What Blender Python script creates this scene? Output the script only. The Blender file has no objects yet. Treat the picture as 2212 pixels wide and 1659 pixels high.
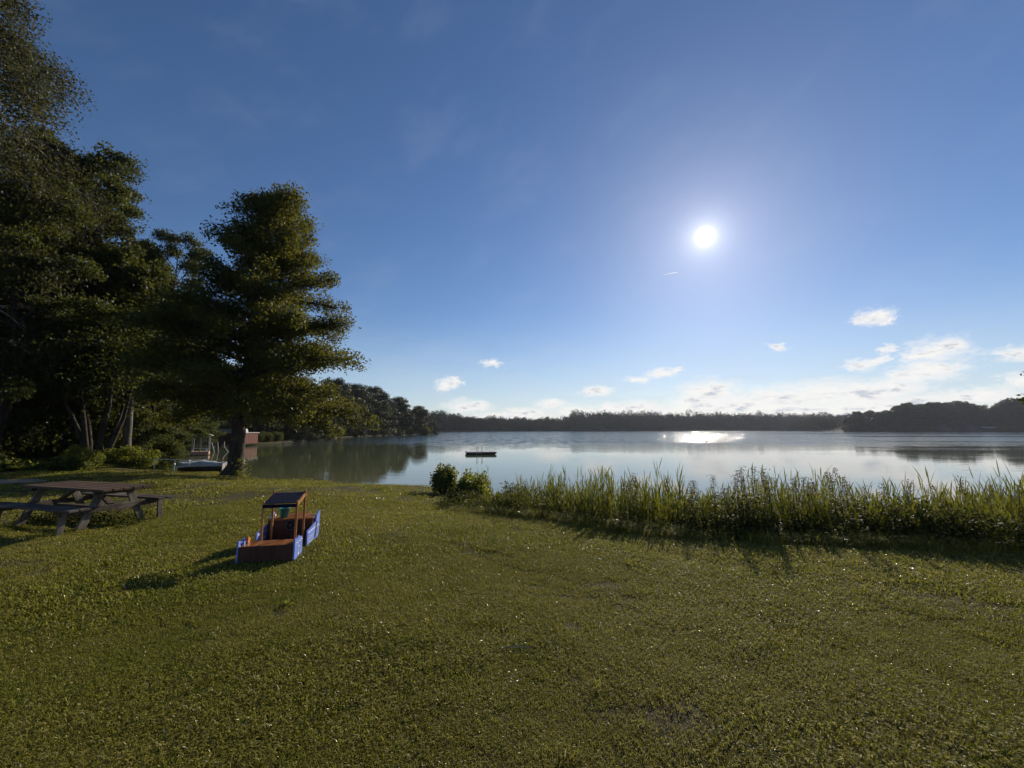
import bpy, bmesh, math, random
import numpy as np
from mathutils import Vector, Matrix, Euler
PI = math.pi
R = math.radians
random.seed(7)

# ------------------------------------------------------------------ camera
SC = bpy.context.scene
COL = SC.collection
EYE = 2.7
PITCH = math.atan(97.5/864.0)
cam_d = bpy.data.cameras.new("camera")
cam = bpy.data.objects.new("camera", cam_d); COL.objects.link(cam)
cam.location = (0, 0, EYE)
cam.rotation_euler = (PI/2 + PITCH, 0, 0)
cam_d.sensor_width = 36.0
cam_d.lens = 36.0*864/2212
cam_d.clip_start = 0.05; cam_d.clip_end = 20000
SC.camera = cam

def ray(x, y):
    """direction of the photograph's point (x, y) on a 2212 x 1659 grid"""
    u = (x-1106)/864.0; v = (829.5-y)/864.0
    s, c = math.sin(PITCH), math.cos(PITCH)
    return Vector((u, c - v*s, s + v*c))
def at_z(x, y, z):
    d = ray(x, y); t = (z-EYE)/d.z
    return Vector((d.x*t, d.y*t, z))
def at_y(x, y, Y):
    d = ray(x, y); t = Y/d.y
    return Vector((d.x*t, Y, EYE+d.z*t))

# ------------------------------------------------------------------ sky, sun
SUN_DIR = ray(1523, 511).normalized()
SUN_EL = math.asin(SUN_DIR.z); SUN_AZ = math.atan2(SUN_DIR.x, SUN_DIR.y)
SC.view_settings.view_transform = 'Standard'
SC.view_settings.look = 'None'
SC.view_settings.gamma = 1
SC.view_settings.exposure = 0.06
SC.render.engine = 'CYCLES'
SC.cycles.use_denoising = True
SC.cycles.max_bounces = 6
SC.cycles.diffuse_bounces = 3
SC.cycles.glossy_bounces = 3
SC.cycles.transmission_bounces = 3
SC.cycles.transparent_max_bounces = 6
SC.cycles.sample_clamp_indirect = 4.0
SC.cycles.caustics_reflective = False
SC.cycles.caustics_refractive = False

class NT:
    """small helper for building node trees"""
    def __init__(s, nt): s.nt = nt
    def n(s, t, **kw):
        nd = s.nt.nodes.new(t)
        for k, v in kw.items(): setattr(nd, k, v)
        return nd
    def put(s, sock, v):
        if isinstance(v, bpy.types.NodeSocket): s.nt.links.new(v, sock)
        elif v is not None: sock.default_value = v
    def m(s, op, a, b=None, c=None, clamp=False):
        nd = s.n('ShaderNodeMath', operation=op); nd.use_clamp = clamp
        s.put(nd.inputs[0], a); s.put(nd.inputs[1], b); s.put(nd.inputs[2], c)
        return nd.outputs[0]
    def v(s, op, a, b=None, sc=None, out=0):
        nd = s.n('ShaderNodeVectorMath', operation=op)
        s.put(nd.inputs[0], a); s.put(nd.inputs[1], b)
        if sc is not None: s.put(nd.inputs['Scale'], sc)
        return nd.outputs[out]
    def mix(s, f, a, b, blend='MIX'):
        nd = s.n('ShaderNodeMix', data_type='RGBA', blend_type=blend)
        s.put(nd.inputs[0], f); s.put(nd.inputs[6], a); s.put(nd.inputs[7], b)
        return nd.outputs[2]
    def noise(s, vec, scale, detail=2, rough=.5, out='Fac', dim='3D'):
        nd = s.n('ShaderNodeTexNoise', noise_dimensions=dim)
        s.put(nd.inputs['Vector'], vec); s.put(nd.inputs['Scale'], scale)
        s.put(nd.inputs['Detail'], detail); s.put(nd.inputs['Roughness'], rough)
        return nd.outputs[out]
    def mr(s, v, a, b, c=0.0, d=1.0, smooth=True):
        nd = s.n('ShaderNodeMapRange', interpolation_type='SMOOTHSTEP' if smooth else 'LINEAR')
        s.put(nd.inputs[0], v); s.put(nd.inputs[1], a); s.put(nd.inputs[2], b)
        s.put(nd.inputs[3], c); s.put(nd.inputs[4], d)
        return nd.outputs[0]
    def comb(s, x, y, z=0.0):
        nd = s.n('ShaderNodeCombineXYZ')
        s.put(nd.inputs[0], x); s.put(nd.inputs[1], y); s.put(nd.inputs[2], z)
        return nd.outputs[0]
    def sep(s, v):
        nd = s.n('ShaderNodeSeparateXYZ'); s.put(nd.inputs[0], v); return nd.outputs

world = bpy.data.worlds.new("World"); SC.world = world; world.use_nodes = True
wn = NT(world.node_tree); world.node_tree.nodes.clear()
wo = wn.n('ShaderNodeOutputWorld'); bg = wn.n('ShaderNodeBackground')
world.node_tree.links.new(bg.outputs[0], wo.inputs[0])
SKY_STR = 0.10
bg.inputs[1].default_value = SKY_STR
sky = wn.n('ShaderNodeTexSky', sky_type='NISHITA')
sky.sun_disc = False
sky.sun_elevation = SUN_EL; sky.sun_rotation = SUN_AZ
sky.altitude = 50; sky.air_density = 1.0; sky.dust_density = 0.13; sky.ozone_density = 2.5
tc = wn.n('ShaderNodeTexCoord')
D = wn.v('NORMALIZE', tc.outputs['Generated'])
dx, dy, dz = wn.sep(D)
az = wn.m('MULTIPLY', wn.m('ARCTAN2', dx, dy), 180/PI)
el = wn.m('MULTIPLY', wn.m('ARCSINE', dz), 180/PI)
skyc = sky.outputs[0]
hs = wn.n('ShaderNodeHueSaturation'); wn.put(hs.inputs['Color'], skyc)
hs.inputs['Saturation'].default_value = 1.12; hs.inputs['Value'].default_value = 0.85
skyc = wn.v('MULTIPLY', hs.outputs[0], (0.95, 0.945, 1.05))
# circumsolar glow: the sun's own disc and the haze round it
cosd = wn.v('DOT_PRODUCT', D, tuple(SUN_DIR), out=1)
ang = wn.m('MULTIPLY', wn.m('ARCCOSINE', wn.m('MINIMUM', cosd, 0.9999999)), 180/PI)
q = wn.m('DIVIDE', ang, 0.60)
core = wn.m('MULTIPLY', wn.m('EXPONENT', wn.m('MULTIPLY', wn.m('MULTIPLY', q, q), -1.0)), 40.0)
halo = wn.m('MULTIPLY', wn.m('EXPONENT', wn.m('DIVIDE', ang, -1.1)), 9.0)
halo2 = wn.m('ADD', wn.m('MULTIPLY', wn.m('EXPONENT', wn.m('DIVIDE', ang, -3.2)), 2.4), wn.m('MULTIPLY', wn.m('EXPONENT', wn.m('DIVIDE', ang, -9.0)), .55))
glow = wn.m('ADD', wn.m('ADD', core, halo), halo2)
glowc = wn.v('SCALE', (1.0, 0.96, 0.93), sc=glow)
# clouds: patches given as azimuth / elevation / half width / half height (degrees)
def azel(x, y):
    d = ray(x, y).normalized(); return math.degrees(math.atan2(d.x, d.y)), math.degrees(math.asin(d.z))
CL = [(1882,686,32,13),(1912,694,22,6),(2030,754,58,22),(2062,745,36,14),(1985,768,34,12),(1915,756,13,8),(1862,786,30,10),(1895,778,20,7),
      (2010,800,66,18),(1960,812,40,18),(2050,790,40,9),(2175,764,42,12),(2225,770,40,10),(2200,822,42,14),(1530,848,52,22),(1552,838,26,14),(1490,866,36,16),
      (1600,878,90,24),(1690,862,80,22),(1780,850,80,22),(1870,850,80,26),(1935,838,54,18),(1720,890,120,14),(1880,880,100,20),
      (2100,855,86,16),(1985,868,60,14),(1430,805,30,7),(1380,818,20,6),(1468,798,14,4),(965,830,18,9),(983,824,11,5),(1062,785,16,6),
      (1286,846,26,9),(1012,878,38,12),(1192,872,24,8),(1250,892,44,12),(1375,884,52,14),(1310,898,60,9),(1420,890,40,12),(1100,900,60,8),
      (1672,752,16,6),(1320,878,22,8),(1560,905,150,10),(1860,900,160,14),(1300,912,150,7),(2080,895,120,12),(1520,880,60,18),(1030,872,24,7),(1140,890,40,8)]
w1 = wn.noise(wn.comb(az, wn.m('MULTIPLY', el, 1.6)), 0.42, 5, .62, out='Color')
w2 = wn.noise(wn.comb(az, wn.m('MULTIPLY', el, 2.0)), 1.7, 4, .6, out='Color')
warp = wn.v('ADD', wn.v('SCALE', wn.v('SUBTRACT', w1, (.5,.5,.5)), sc=3.0), wn.v('SCALE', wn.v('SUBTRACT', w2, (.5,.5,.5)), sc=1.3))
warp = wn.v('MULTIPLY', warp, (1.5, .6, 0))
P0 = wn.v('ADD', wn.comb(az, el), warp)
acc = None
for (x, y, hw, hh) in CL:
    a, e = azel(x, y); a1, _ = azel(x+hw, y); _, e1 = azel(x, y-hh)
    d = wn.v('LENGTH', wn.v('MULTIPLY', wn.v('SUBTRACT', P0, (a, e, 0)), (1/abs(a1-a), 1/abs(e1-e), 0)), out=1)
    acc = d if acc is None else wn.m('SMOOTH_MIN', acc, d, 0.25)
fine = wn.noise(wn.comb(az, wn.m('MULTIPLY', el, 1.8)), 1.3, 6, .62)
cd = wn.m('ADD', acc, wn.m('MULTIPLY', wn.m('SUBTRACT', fine, .5), -1.0))
dens = wn.m('POWER', wn.mr(cd, 1.75, 0.35, 0.0, 1.0, False), 1.1)
cloud_v = wn.noise(wn.comb(wn.m('MULTIPLY', az, .8), wn.m('MULTIPLY', el, 2.6), 3.3), 0.75, 5, .6)
body = wn.mix(wn.mr(cloud_v, .42, .68), (9.0, 8.9, 8.7, 1), (5.2, 5.6, 6.4, 1))
body = wn.mix(wn.mr(cd, 0.8, .1), (9.4, 9.1, 8.8, 1), body)
# pale veil low over the horizon
veil = wn.m('MULTIPLY', wn.mr(el, 17.0, 0.2, 0.0, .72), wn.mr(wn.noise(wn.comb(wn.m('MULTIPLY', az, .12), wn.m('MULTIPLY', el, .5)), 1.0, 4, .6), .3, .75, .55, 1.0))
veil = wn.m('MULTIPLY', veil, wn.mr(az, -60.0, 10.0, .55, 1.0))
cirrus = wn.m('MULTIPLY', wn.mr(wn.noise(wn.comb(wn.m('MULTIPLY', wn.m('ADD', az, wn.m('MULTIPLY', el, -1.4)), .10), wn.m('MULTIPLY', wn.m('ADD', el, wn.m('MULTIPLY', az, .35)), .10), 9.0), 1.0, 5, .55), .46, .8), 0.05)
base = wn.v('ADD', skyc, glowc)
base = wn.mix(cirrus, base, (7.0, 7.6, 8.6, 1))
base = wn.mix(veil, base, (5.6, 6.5, 7.5, 1))
base = wn.mix(wn.m('MULTIPLY', dens, wn.mr(el, 0.0, .3)), base, body)
# a short contrail
ca = azel(1424, 595); cb = azel(1463, 588)
vx, vy = cb[0]-ca[0], cb[1]-ca[1]; ll = math.hypot(vx, vy); ux, uy = vx/ll, vy/ll
pa = wn.m('SUBTRACT', az, ca[0]); pe = wn.m('SUBTRACT', el, ca[1])
al = wn.m('ADD', wn.m('MULTIPLY', pa, ux), wn.m('MULTIPLY', pe, uy))
ac = wn.m('ABSOLUTE', wn.m('ADD', wn.m('MULTIPLY', pa, -uy), wn.m('MULTIPLY', pe, ux)))
tr = wn.m('MULTIPLY', wn.mr(ac, .075, .015), wn.m('MULTIPLY', wn.mr(al, 0.0, ll*.8), wn.m('LESS_THAN', al, ll)))
base = wn.mix(wn.m('MULTIPLY', tr, .8), base, (9.5, 9.5, 10, 1))
wn.put(bg.inputs[0], base)

sun_d = bpy.data.lights.new("sun", 'SUN'); sun_d.energy = 5.0; sun_d.angle = R(.53); sun_d.color = (1.0, .90, .76)
sun = bpy.data.objects.new("sun", sun_d); COL.objects.link(sun)
sun.rotation_euler = Vector(SUN_DIR).to_track_quat('Z', 'Y').to_euler()
sun.location = (30, 60, 40)

# ------------------------------------------------------------------ materials
MATS = {}
def mat(name, build):
    m_ = bpy.data.materials.new(name); m_.use_nodes = True
    nt = m_.node_tree; nt.nodes.clear(); t = NT(nt)
    out = t.n('ShaderNodeOutputMaterial')
    sh = build(t)
    nt.links.new(sh, out.inputs[0])
    MATS[name] = m_
    return m_
def principled(t, col, rough=.6, spec=.5, metal=0.0, bump=None, bs=.3, bd=.01, coat=0.0):
    p = t.n('ShaderNodeBsdfPrincipled')
    t.put(p.inputs['Base Color'], col); t.put(p.inputs['Roughness'], rough)
    p.inputs['Specular IOR Level'].default_value = spec; t.put(p.inputs['Metallic'], metal)
    p.inputs['Coat Weight'].default_value = coat
    if bump is not None:
        b = t.n('ShaderNodeBump'); b.inputs['Strength'].default_value = bs; b.inputs['Distance'].default_value = bd
        t.put(b.inputs['Height'], bump); t.put(p.inputs['Normal'], b.outputs[0])
    return p.outputs[0]
def wpos(t): return t.n('ShaderNodeNewGeometry').outputs['Position']
def opos(t): return t.n('ShaderNodeTexCoord').outputs['Object']
def c4(*c): return (c[0], c[1], c[2], 1)

def leaf_mat(name, dark, light, trans, tw=.45, gloss=.35, rough=.42):
    def b(t):
        at = t.n('ShaderNodeAttribute', attribute_name='tint')
        oi = t.n('ShaderNodeObjectInfo')
        big = t.noise(wpos(t), .8, 3)
        f = t.m('ADD', t.m('MULTIPLY', at.outputs['Fac'], .55), t.m('MULTIPLY', big, .5))
        f = t.m('ADD', f, t.m('MULTIPLY', t.m('SUBTRACT', oi.outputs['Random'], .5), .25), clamp=True)
        col = t.mix(f, c4(*dark), c4(*light))
        if name == 'reed_leaves': col = t.mix(t.m('GREATER_THAN', at.outputs['Fac'], .93), col, (.40,.31,.17,1))
        tcol = t.mix(f, c4(*[x*.6 for x in trans]), c4(*trans))
        pr = principled(t, col, rough, gloss)
        tl = t.n('ShaderNodeBsdfTranslucent'); t.put(tl.inputs[0], tcol)
        mx = t.n('ShaderNodeMixShader'); mx.inputs[0].default_value = tw
        t.nt.links.new(pr, mx.inputs[1]); t.nt.links.new(tl.outputs[0], mx.inputs[2])
        return mx.outputs[0]
    return mat(name, b)
leaf_mat('alder_leaves', (.020,.030,.008), (.060,.075,.016), (.20,.19,.022), .44, .2, .55)
leaf_mat('forest_leaves', (.018,.030,.009), (.055,.075,.018), (.140,.150,.022), .42, .22, .55)
leaf_mat('birch_leaves', (.030,.036,.014), (.085,.080,.030), (.120,.115,.030), .40, .2, .55)
leaf_mat('far_leaves', (.016,.025,.010), (.040,.055,.018), (.060,.075,.016), .30, .3)
leaf_mat('wood_leaves', (.014,.022,.012), (.030,.040,.018), (.030,.040,.014), .20, .04, .8)
leaf_mat('shrub_leaves', (.030,.048,.010), (.085,.110,.022), (.30,.32,.035), .45, .3, .5)
leaf_mat('reed_leaves', (.034,.044,.009), (.105,.110,.024), (.23,.235,.026), .43, .2, .5)
leaf_mat('herb_leaves', (.020,.030,.009), (.055,.062,.018), (.11,.12,.020), .40, .12, .6)
leaf_mat('seed_heads', (.05,.035,.03), (.12,.09,.07), (.18,.14,.08), .35, .3, .6)

def bark(name, a, b_, sc=6.0):
    def b(t):
        p = opos(t); p2 = t.v('MULTIPLY', p, (1, 1, .22))
        n = t.noise(p2, sc, 6, .65)
        lic = t.noise(p, 1.7, 3)
        col = t.mix(t.mr(n, .3, .7), c4(*a), c4(*b_))
        col = t.mix(t.mr(lic, .58, .72, 0, .5), col, (.14, .15, .10, 1))
        return principled(t, col, .9, .2, bump=n, bs=.9, bd=.04)
    return mat(name, b)
bark('bark', (.020,.016,.012), (.070,.056,.044))
bark('grey_bark', (.06,.055,.045), (.20,.185,.16), 4)
def birch_b(t):
    p = opos(t); n = t.noise(t.v('MULTIPLY', p, (1,1,3.5)), 2.2, 4, .6)
    col = t.mix(t.mr(n, .55, .66), (.26,.24,.21,1), (.05,.045,.04,1))
    return principled(t, col, .8, .3)
mat('birch_bark', birch_b)

def timber(name, a, b_, rough=.6, axis=0, sc=14, coat=0.0, patch=None):
    def b(t):
        p = opos(t)
        st = [22, 22, 22]; st[axis] = 1.3
        n = t.noise(t.v('MULTIPLY', p, tuple(st)), sc/14.0, 5, .65)
        big = t.noise(p, 2.3, 4)
        oi = t.n('ShaderNodeObjectInfo')
        f = t.m('ADD', t.mr(n, .3, .7), t.m('MULTIPLY', t.m('SUBTRACT', big, .5), .9), clamp=True)
        col = t.mix(f, c4(*a), c4(*b_))
        if patch: col = t.mix(t.mr(big, .52, .66, 0, .8), col, c4(*patch))
        return principled(t, col, t.mr(n, .2, .8, rough-.1, rough+.15), .3, bump=n, bs=.5, bd=.004, coat=coat)
    return mat(name, b)
timber('weathered_wood', (.033,.024,.017), (.105,.080,.060), .75, 0, 14, 0, (.15,.125,.105))
timber('weathered_wood_upright', (.065,.050,.038), (.19,.155,.122), .75, 2, 14, 0, (.25,.215,.18))
timber('red_brown_wood', (.040,.023,.014), (.125,.076,.048), .72, 0)
timber('varnished_wood', (.15,.050,.014), (.34,.125,.035), .35, 0, 14, .25)
timber('varnished_post', (.26,.10,.030), (.52,.24,.085), .4, 2, 14, .2)
timber('dark_red_board', (.045,.018,.012), (.10,.038,.024), .7, 2, 14)
timber('barn_red_board', (.085,.022,.011), (.16,.045,.020), .7, 2, 14)
timber('pale_board', (.35,.30,.26), (.55,.50,.45), .7, 2, 14)
timber('deck_board', (.42,.38,.36), (.66,.62,.60), .55, 0, 14)

def flat(name, col, rough=.5, spec=.5, metal=0, nz=.15, sc=8):
    def b(t):
        n = t.noise(opos(t), sc, 4, .6)
        cc = t.mix(t.mr(n, .3, .7), c4(*[x*(1-nz) for x in col]), c4(*[min(1, x*(1+nz)) for x in col]))
        return principled(t, cc, rough, spec, metal, bump=n, bs=.15, bd=.002)
    return mat(name, b)
flat('blue_paint', (.16,.24,.62), .45)
flat('white_paint', (.78,.78,.76), .45)
flat('dark_paint', (.03,.03,.035), .4)
flat('navy_canvas', (.008,.010,.030), .9, .08)
flat('black_plastic', (.012,.012,.013), .22, .6)
flat('turquoise_plastic', (.03,.26,.27), .3, .5)
flat('orange_paint', (.62,.20,.05), .45)
flat('galvanised', (.55,.57,.58), .38, .5, .6)
flat('steel', (.35,.37,.38), .3, .5, .9)
flat('tarpaulin', (.52,.56,.58), .5, .4)
flat('hull_dark', (.05,.028,.020), .55)
flat('hull_white', (.72,.72,.70), .35)
flat('roof_sheet', (.20,.22,.21), .55, .4, 0, .25, 2)
flat('thatch', (.045,.04,.038), .95, .1, 0, .3, 1)
flat('render_wall', (.06,.055,.05), .9, .2, 0, .2, 1)
flat('grey_window', (.25,.25,.27), .4)
flat('pink_stone', (.50,.30,.24), .8, .2, 0, .25, 5)
flat('glass_dark', (.02,.025,.03), .08, .6)
flat('duck_brown', (.06,.045,.035), .8)
flat('shadow_soil', (.05,.038,.026), .95, .1)
flat('stick_wood', (.32,.28,.23), .8)

# ground: turf, worn patches, sand, bank
BARE = [(1185,1285,.55,.45),(1345,1272,.75,.55),(1385,1316,.35,.2),(1120,1345,.9,.35),(1700,1385,.9,.5),(1570,1590,.8,.5),(1440,1650,.5,.3)]
BAREW = []
for (x, y, a, b_) in BARE:
    p = at_z(x, y, .88); BAREW.append((p.x, p.y, a, b_))
SAND = at_z(8, 1039, .85)
def ground_b(t):
    p = wpos(t)
    n1 = t.noise(p, .35, 4, .6); n2 = t.noise(p, 3.0, 5, .65); n3 = t.noise(p, 26, 5, .7)
    gr = t.mix(t.mr(n3, .3, .7), (.024,.023,.007,1), (.075,.070,.020,1))
    dry = t.mix(t.mr(n3, .3, .7), (.036,.028,.012,1), (.115,.090,.035,1))
    col = t.mix(t.mr(t.m('ADD', n1, t.m('MULTIPLY', n2, .35)), .5, .85, 0, .7), gr, dry)
    soil = t.mix(t.mr(n3, .3, .7), (.036,.031,.023,1), (.125,.105,.080,1))
    x, y, z = t.sep(p)
    pw = t.v('ADD', p, t.v('SCALE', t.v('SUBTRACT', t.noise(p, 3.5, 4, .6, out='Color'), (.5,.5,.5)), sc=.9))
    acc = None
    for (bx, by, a, b_) in BAREW:
        d = t.v('LENGTH', t.v('MULTIPLY', t.v('SUBTRACT', pw, (bx, by, 0)), (1/a, 1/b_, 0)), out=1)
        acc = d if acc is None else t.m('MINIMUM', acc, d)
    col = t.mix(t.mr(acc, 1.1, .4, 0, .6), col, soil)
    sd = t.v('LENGTH', t.v('MULTIPLY', t.v('SUBTRACT', pw, (SAND.x-.3, SAND.y, 0)), (1/1.7, 1/.8, 0)), out=1)
    col = t.mix(t.mr(sd, 1.1, .9), col, (.42,.30,.21,1))
    col = t.mix(t.mr(y, 180.0, 230.0), col, (.018,.020,.010,1))
    bank = t.mr(t.m('ADD', z, t.m('MULTIPLY', n2, .1)), .17, .06)
    col = t.mix(bank, col, t.mix(t.mr(y, 25.0, 50.0), (.075,.058,.038,1), (.022,.020,.012,1)))
    return principled(t, col, .95, .15, bump=n3, bs=.8, bd=.03)
mat('turf', ground_b)

def grass_b(t):
    at = t.n('ShaderNodeAttribute', attribute_name='tint')
    p = wpos(t)
    big = t.noise(p, .30, 4, .6); mid = t.noise(p, 1.9, 4, .6)
    oi = t.n('ShaderNodeObjectInfo')
    px, py, pz = t.sep(p)
    f = t.m('ADD', t.m('MULTIPLY', big, 1.1), t.m('MULTIPLY', mid, .85))
    f = t.m('ADD', f, t.m('MULTIPLY', px, .012))
    f = t.mr(t.m('ADD', f, t.m('MULTIPLY', py, .015)), .76, 1.22)
    fresh = t.mix(at.outputs['Fac'], (.055,.072,.006,1), (.285,.285,.028,1))
    dry = t.mix(at.outputs['Fac'], (.125,.100,.015,1), (.540,.430,.110,1))
    col = t.mix(t.m('MULTIPLY', f, .75), fresh, dry)
    straw = t.m('GREATER_THAN', at.outputs['Fac'], .93)
    col = t.mix(straw, col, (.42,.36,.20,1))
    pr = principled(t, col, t.mr(at.outputs['Fac'], .86, .9, .62, .24, False), .20)
    tl = t.n('ShaderNodeBsdfTranslucent'); t.put(tl.inputs[0], t.mix(.5, col, (.30,.31,.02,1)))
    mx = t.n('ShaderNodeMixShader'); mx.inputs[0].default_value = .42
    t.nt.links.new(pr, mx.inputs[1]); t.nt.links.new(tl.outputs[0], mx.inputs[2])
    return mx.outputs[0]
mat('grass_blades', grass_b)

def water_b(t):
    p = wpos(t); x, y, z = t.sep(p)
    pn = t.comb(t.m('MULTIPLY', x, .24), y, 0)
    patch = t.noise(t.comb(t.m('MULTIPLY', x, .008), t.m('MULTIPLY', y, .035), 4), 1.0, 4, .6)
    # wind-ruffled far water, calm water close to the shore
    yy = t.m('ADD', y, t.m('MULTIPLY', t.m('SUBTRACT', patch, .5), 46.0))
    yy = t.m('ADD', yy, t.m('MULTIPLY', x, -.06))
    wind = t.mr(yy, 50.0, 92.0)
    # boat wake: two smooth bands across the right side of the lake
    w1_ = t.m('MULTIPLY', t.mr(t.m('ABSOLUTE', t.m('SUBTRACT', t.m('ADD', y, t.m('MULTIPLY', x, .22)), 184.0)), 12.0, 8.0), t.mr(x, 70.0, 150.0))
    w2_ = t.m('MULTIPLY', t.mr(t.m('ABSOLUTE', t.m('SUBTRACT', t.m('ADD', y, t.m('MULTIPLY', x, .16)), 268.0)), 20.0, 14.0), t.mr(x, 100.0, 200.0))
    w3_ = t.m('MULTIPLY', t.mr(t.m('ABSOLUTE', t.m('SUBTRACT', t.m('ADD', y, t.m('MULTIPLY', x, .25)), 112.0)), 7.0, 4.0), t.mr(x, 45.0, 90.0))
    glint = t.noise(t.comb(t.m('MULTIPLY', x, .45), t.m('MULTIPLY', y, .075), 2), 1.0, 3, .7)
    glint = t.mr(glint, .40, .62, .30, 1.35)
    calm = t.m('MAXIMUM', w1_, t.m('MAXIMUM', w2_, t.m('MULTIPLY', w3_, .8)))
    wind = t.m('MULTIPLY', wind, t.m('SUBTRACT', 1.0, calm))
    nearr = t.mr(t.noise(t.comb(t.m('MULTIPLY', x, .03), t.m('MULTIPLY', y, .10), 7), 1.0, 3, .5), .45, .65, .35, 1.0)
    amp = t.m('ADD', t.m('MULTIPLY', nearr, .055), t.m('MULTIPLY', wind, glint))
    h = t.m('ADD', t.noise(pn, 3.2, 3, .55), t.m('MULTIPLY', t.noise(pn, .9, 2, .5), 1.6))
    bmp = t.n('ShaderNodeBump'); bmp.inputs['Distance'].default_value = .09
    t.put(bmp.inputs['Strength'], amp); t.put(bmp.inputs['Height'], h)
    shallow = t.mr(y, 18.0, 34.0)
    col = t.mix(shallow, (.125,.120,.055,1), (.085,.100,.046,1))
    col = t.mix(t.mr(y, 40.0, 110.0), col, (.035,.055,.055,1))
    pr = t.n('ShaderNodeBsdfPrincipled')
    t.put(pr.inputs['Base Color'], col); pr.inputs['IOR'].default_value = 1.333
    t.put(pr.inputs['Roughness'], t.m('ADD', .02, t.m('MULTIPLY', wind, .06)))
    t.put(pr.inputs['Normal'], bmp.outputs[0])
    return pr.outputs[0]
mat('lake_water', water_b)

# ------------------------------------------------------------------ object helpers
def tag(o, label=None, cat=None, group=None, kind=None):
    if label: o['label'] = label
    if cat: o['category'] = cat
    if group: o['group'] = group
    if kind: o['kind'] = kind
    return o
def empty(name, loc, rz=0, **kw):
    o = bpy.data.objects.new(name, None); COL.objects.link(o)
    o.location = loc; o.rotation_euler = (0, 0, rz); o.empty_display_size = .2
    return tag(o, **kw)
def link(name, me, parent=None, **kw):
    o = bpy.data.objects.new(name, me); COL.objects.link(o)
    if parent is not None: o.parent = parent
    return tag(o, **kw)
def dup(o, loc=None, rz=None, sc=None, label=None, group=None):
    r = o.copy(); COL.objects.link(r)
    if loc is not None: r.location = loc
    if rz is not None: r.rotation_euler = (0, 0, rz)
    if sc is not None: r.scale = (sc, sc, sc) if not isinstance(sc, tuple) else sc
    if label: r['label'] = label
    if group: r['group'] = group
    for ch in [c for c in bpy.data.objects if c.parent == o]:
        c = ch.copy(); COL.objects.link(c); c.parent = r
        for g in [k for k in bpy.data.objects if k.parent == ch]:
            d = g.copy(); COL.objects.link(d); d.parent = c
    return r

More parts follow.
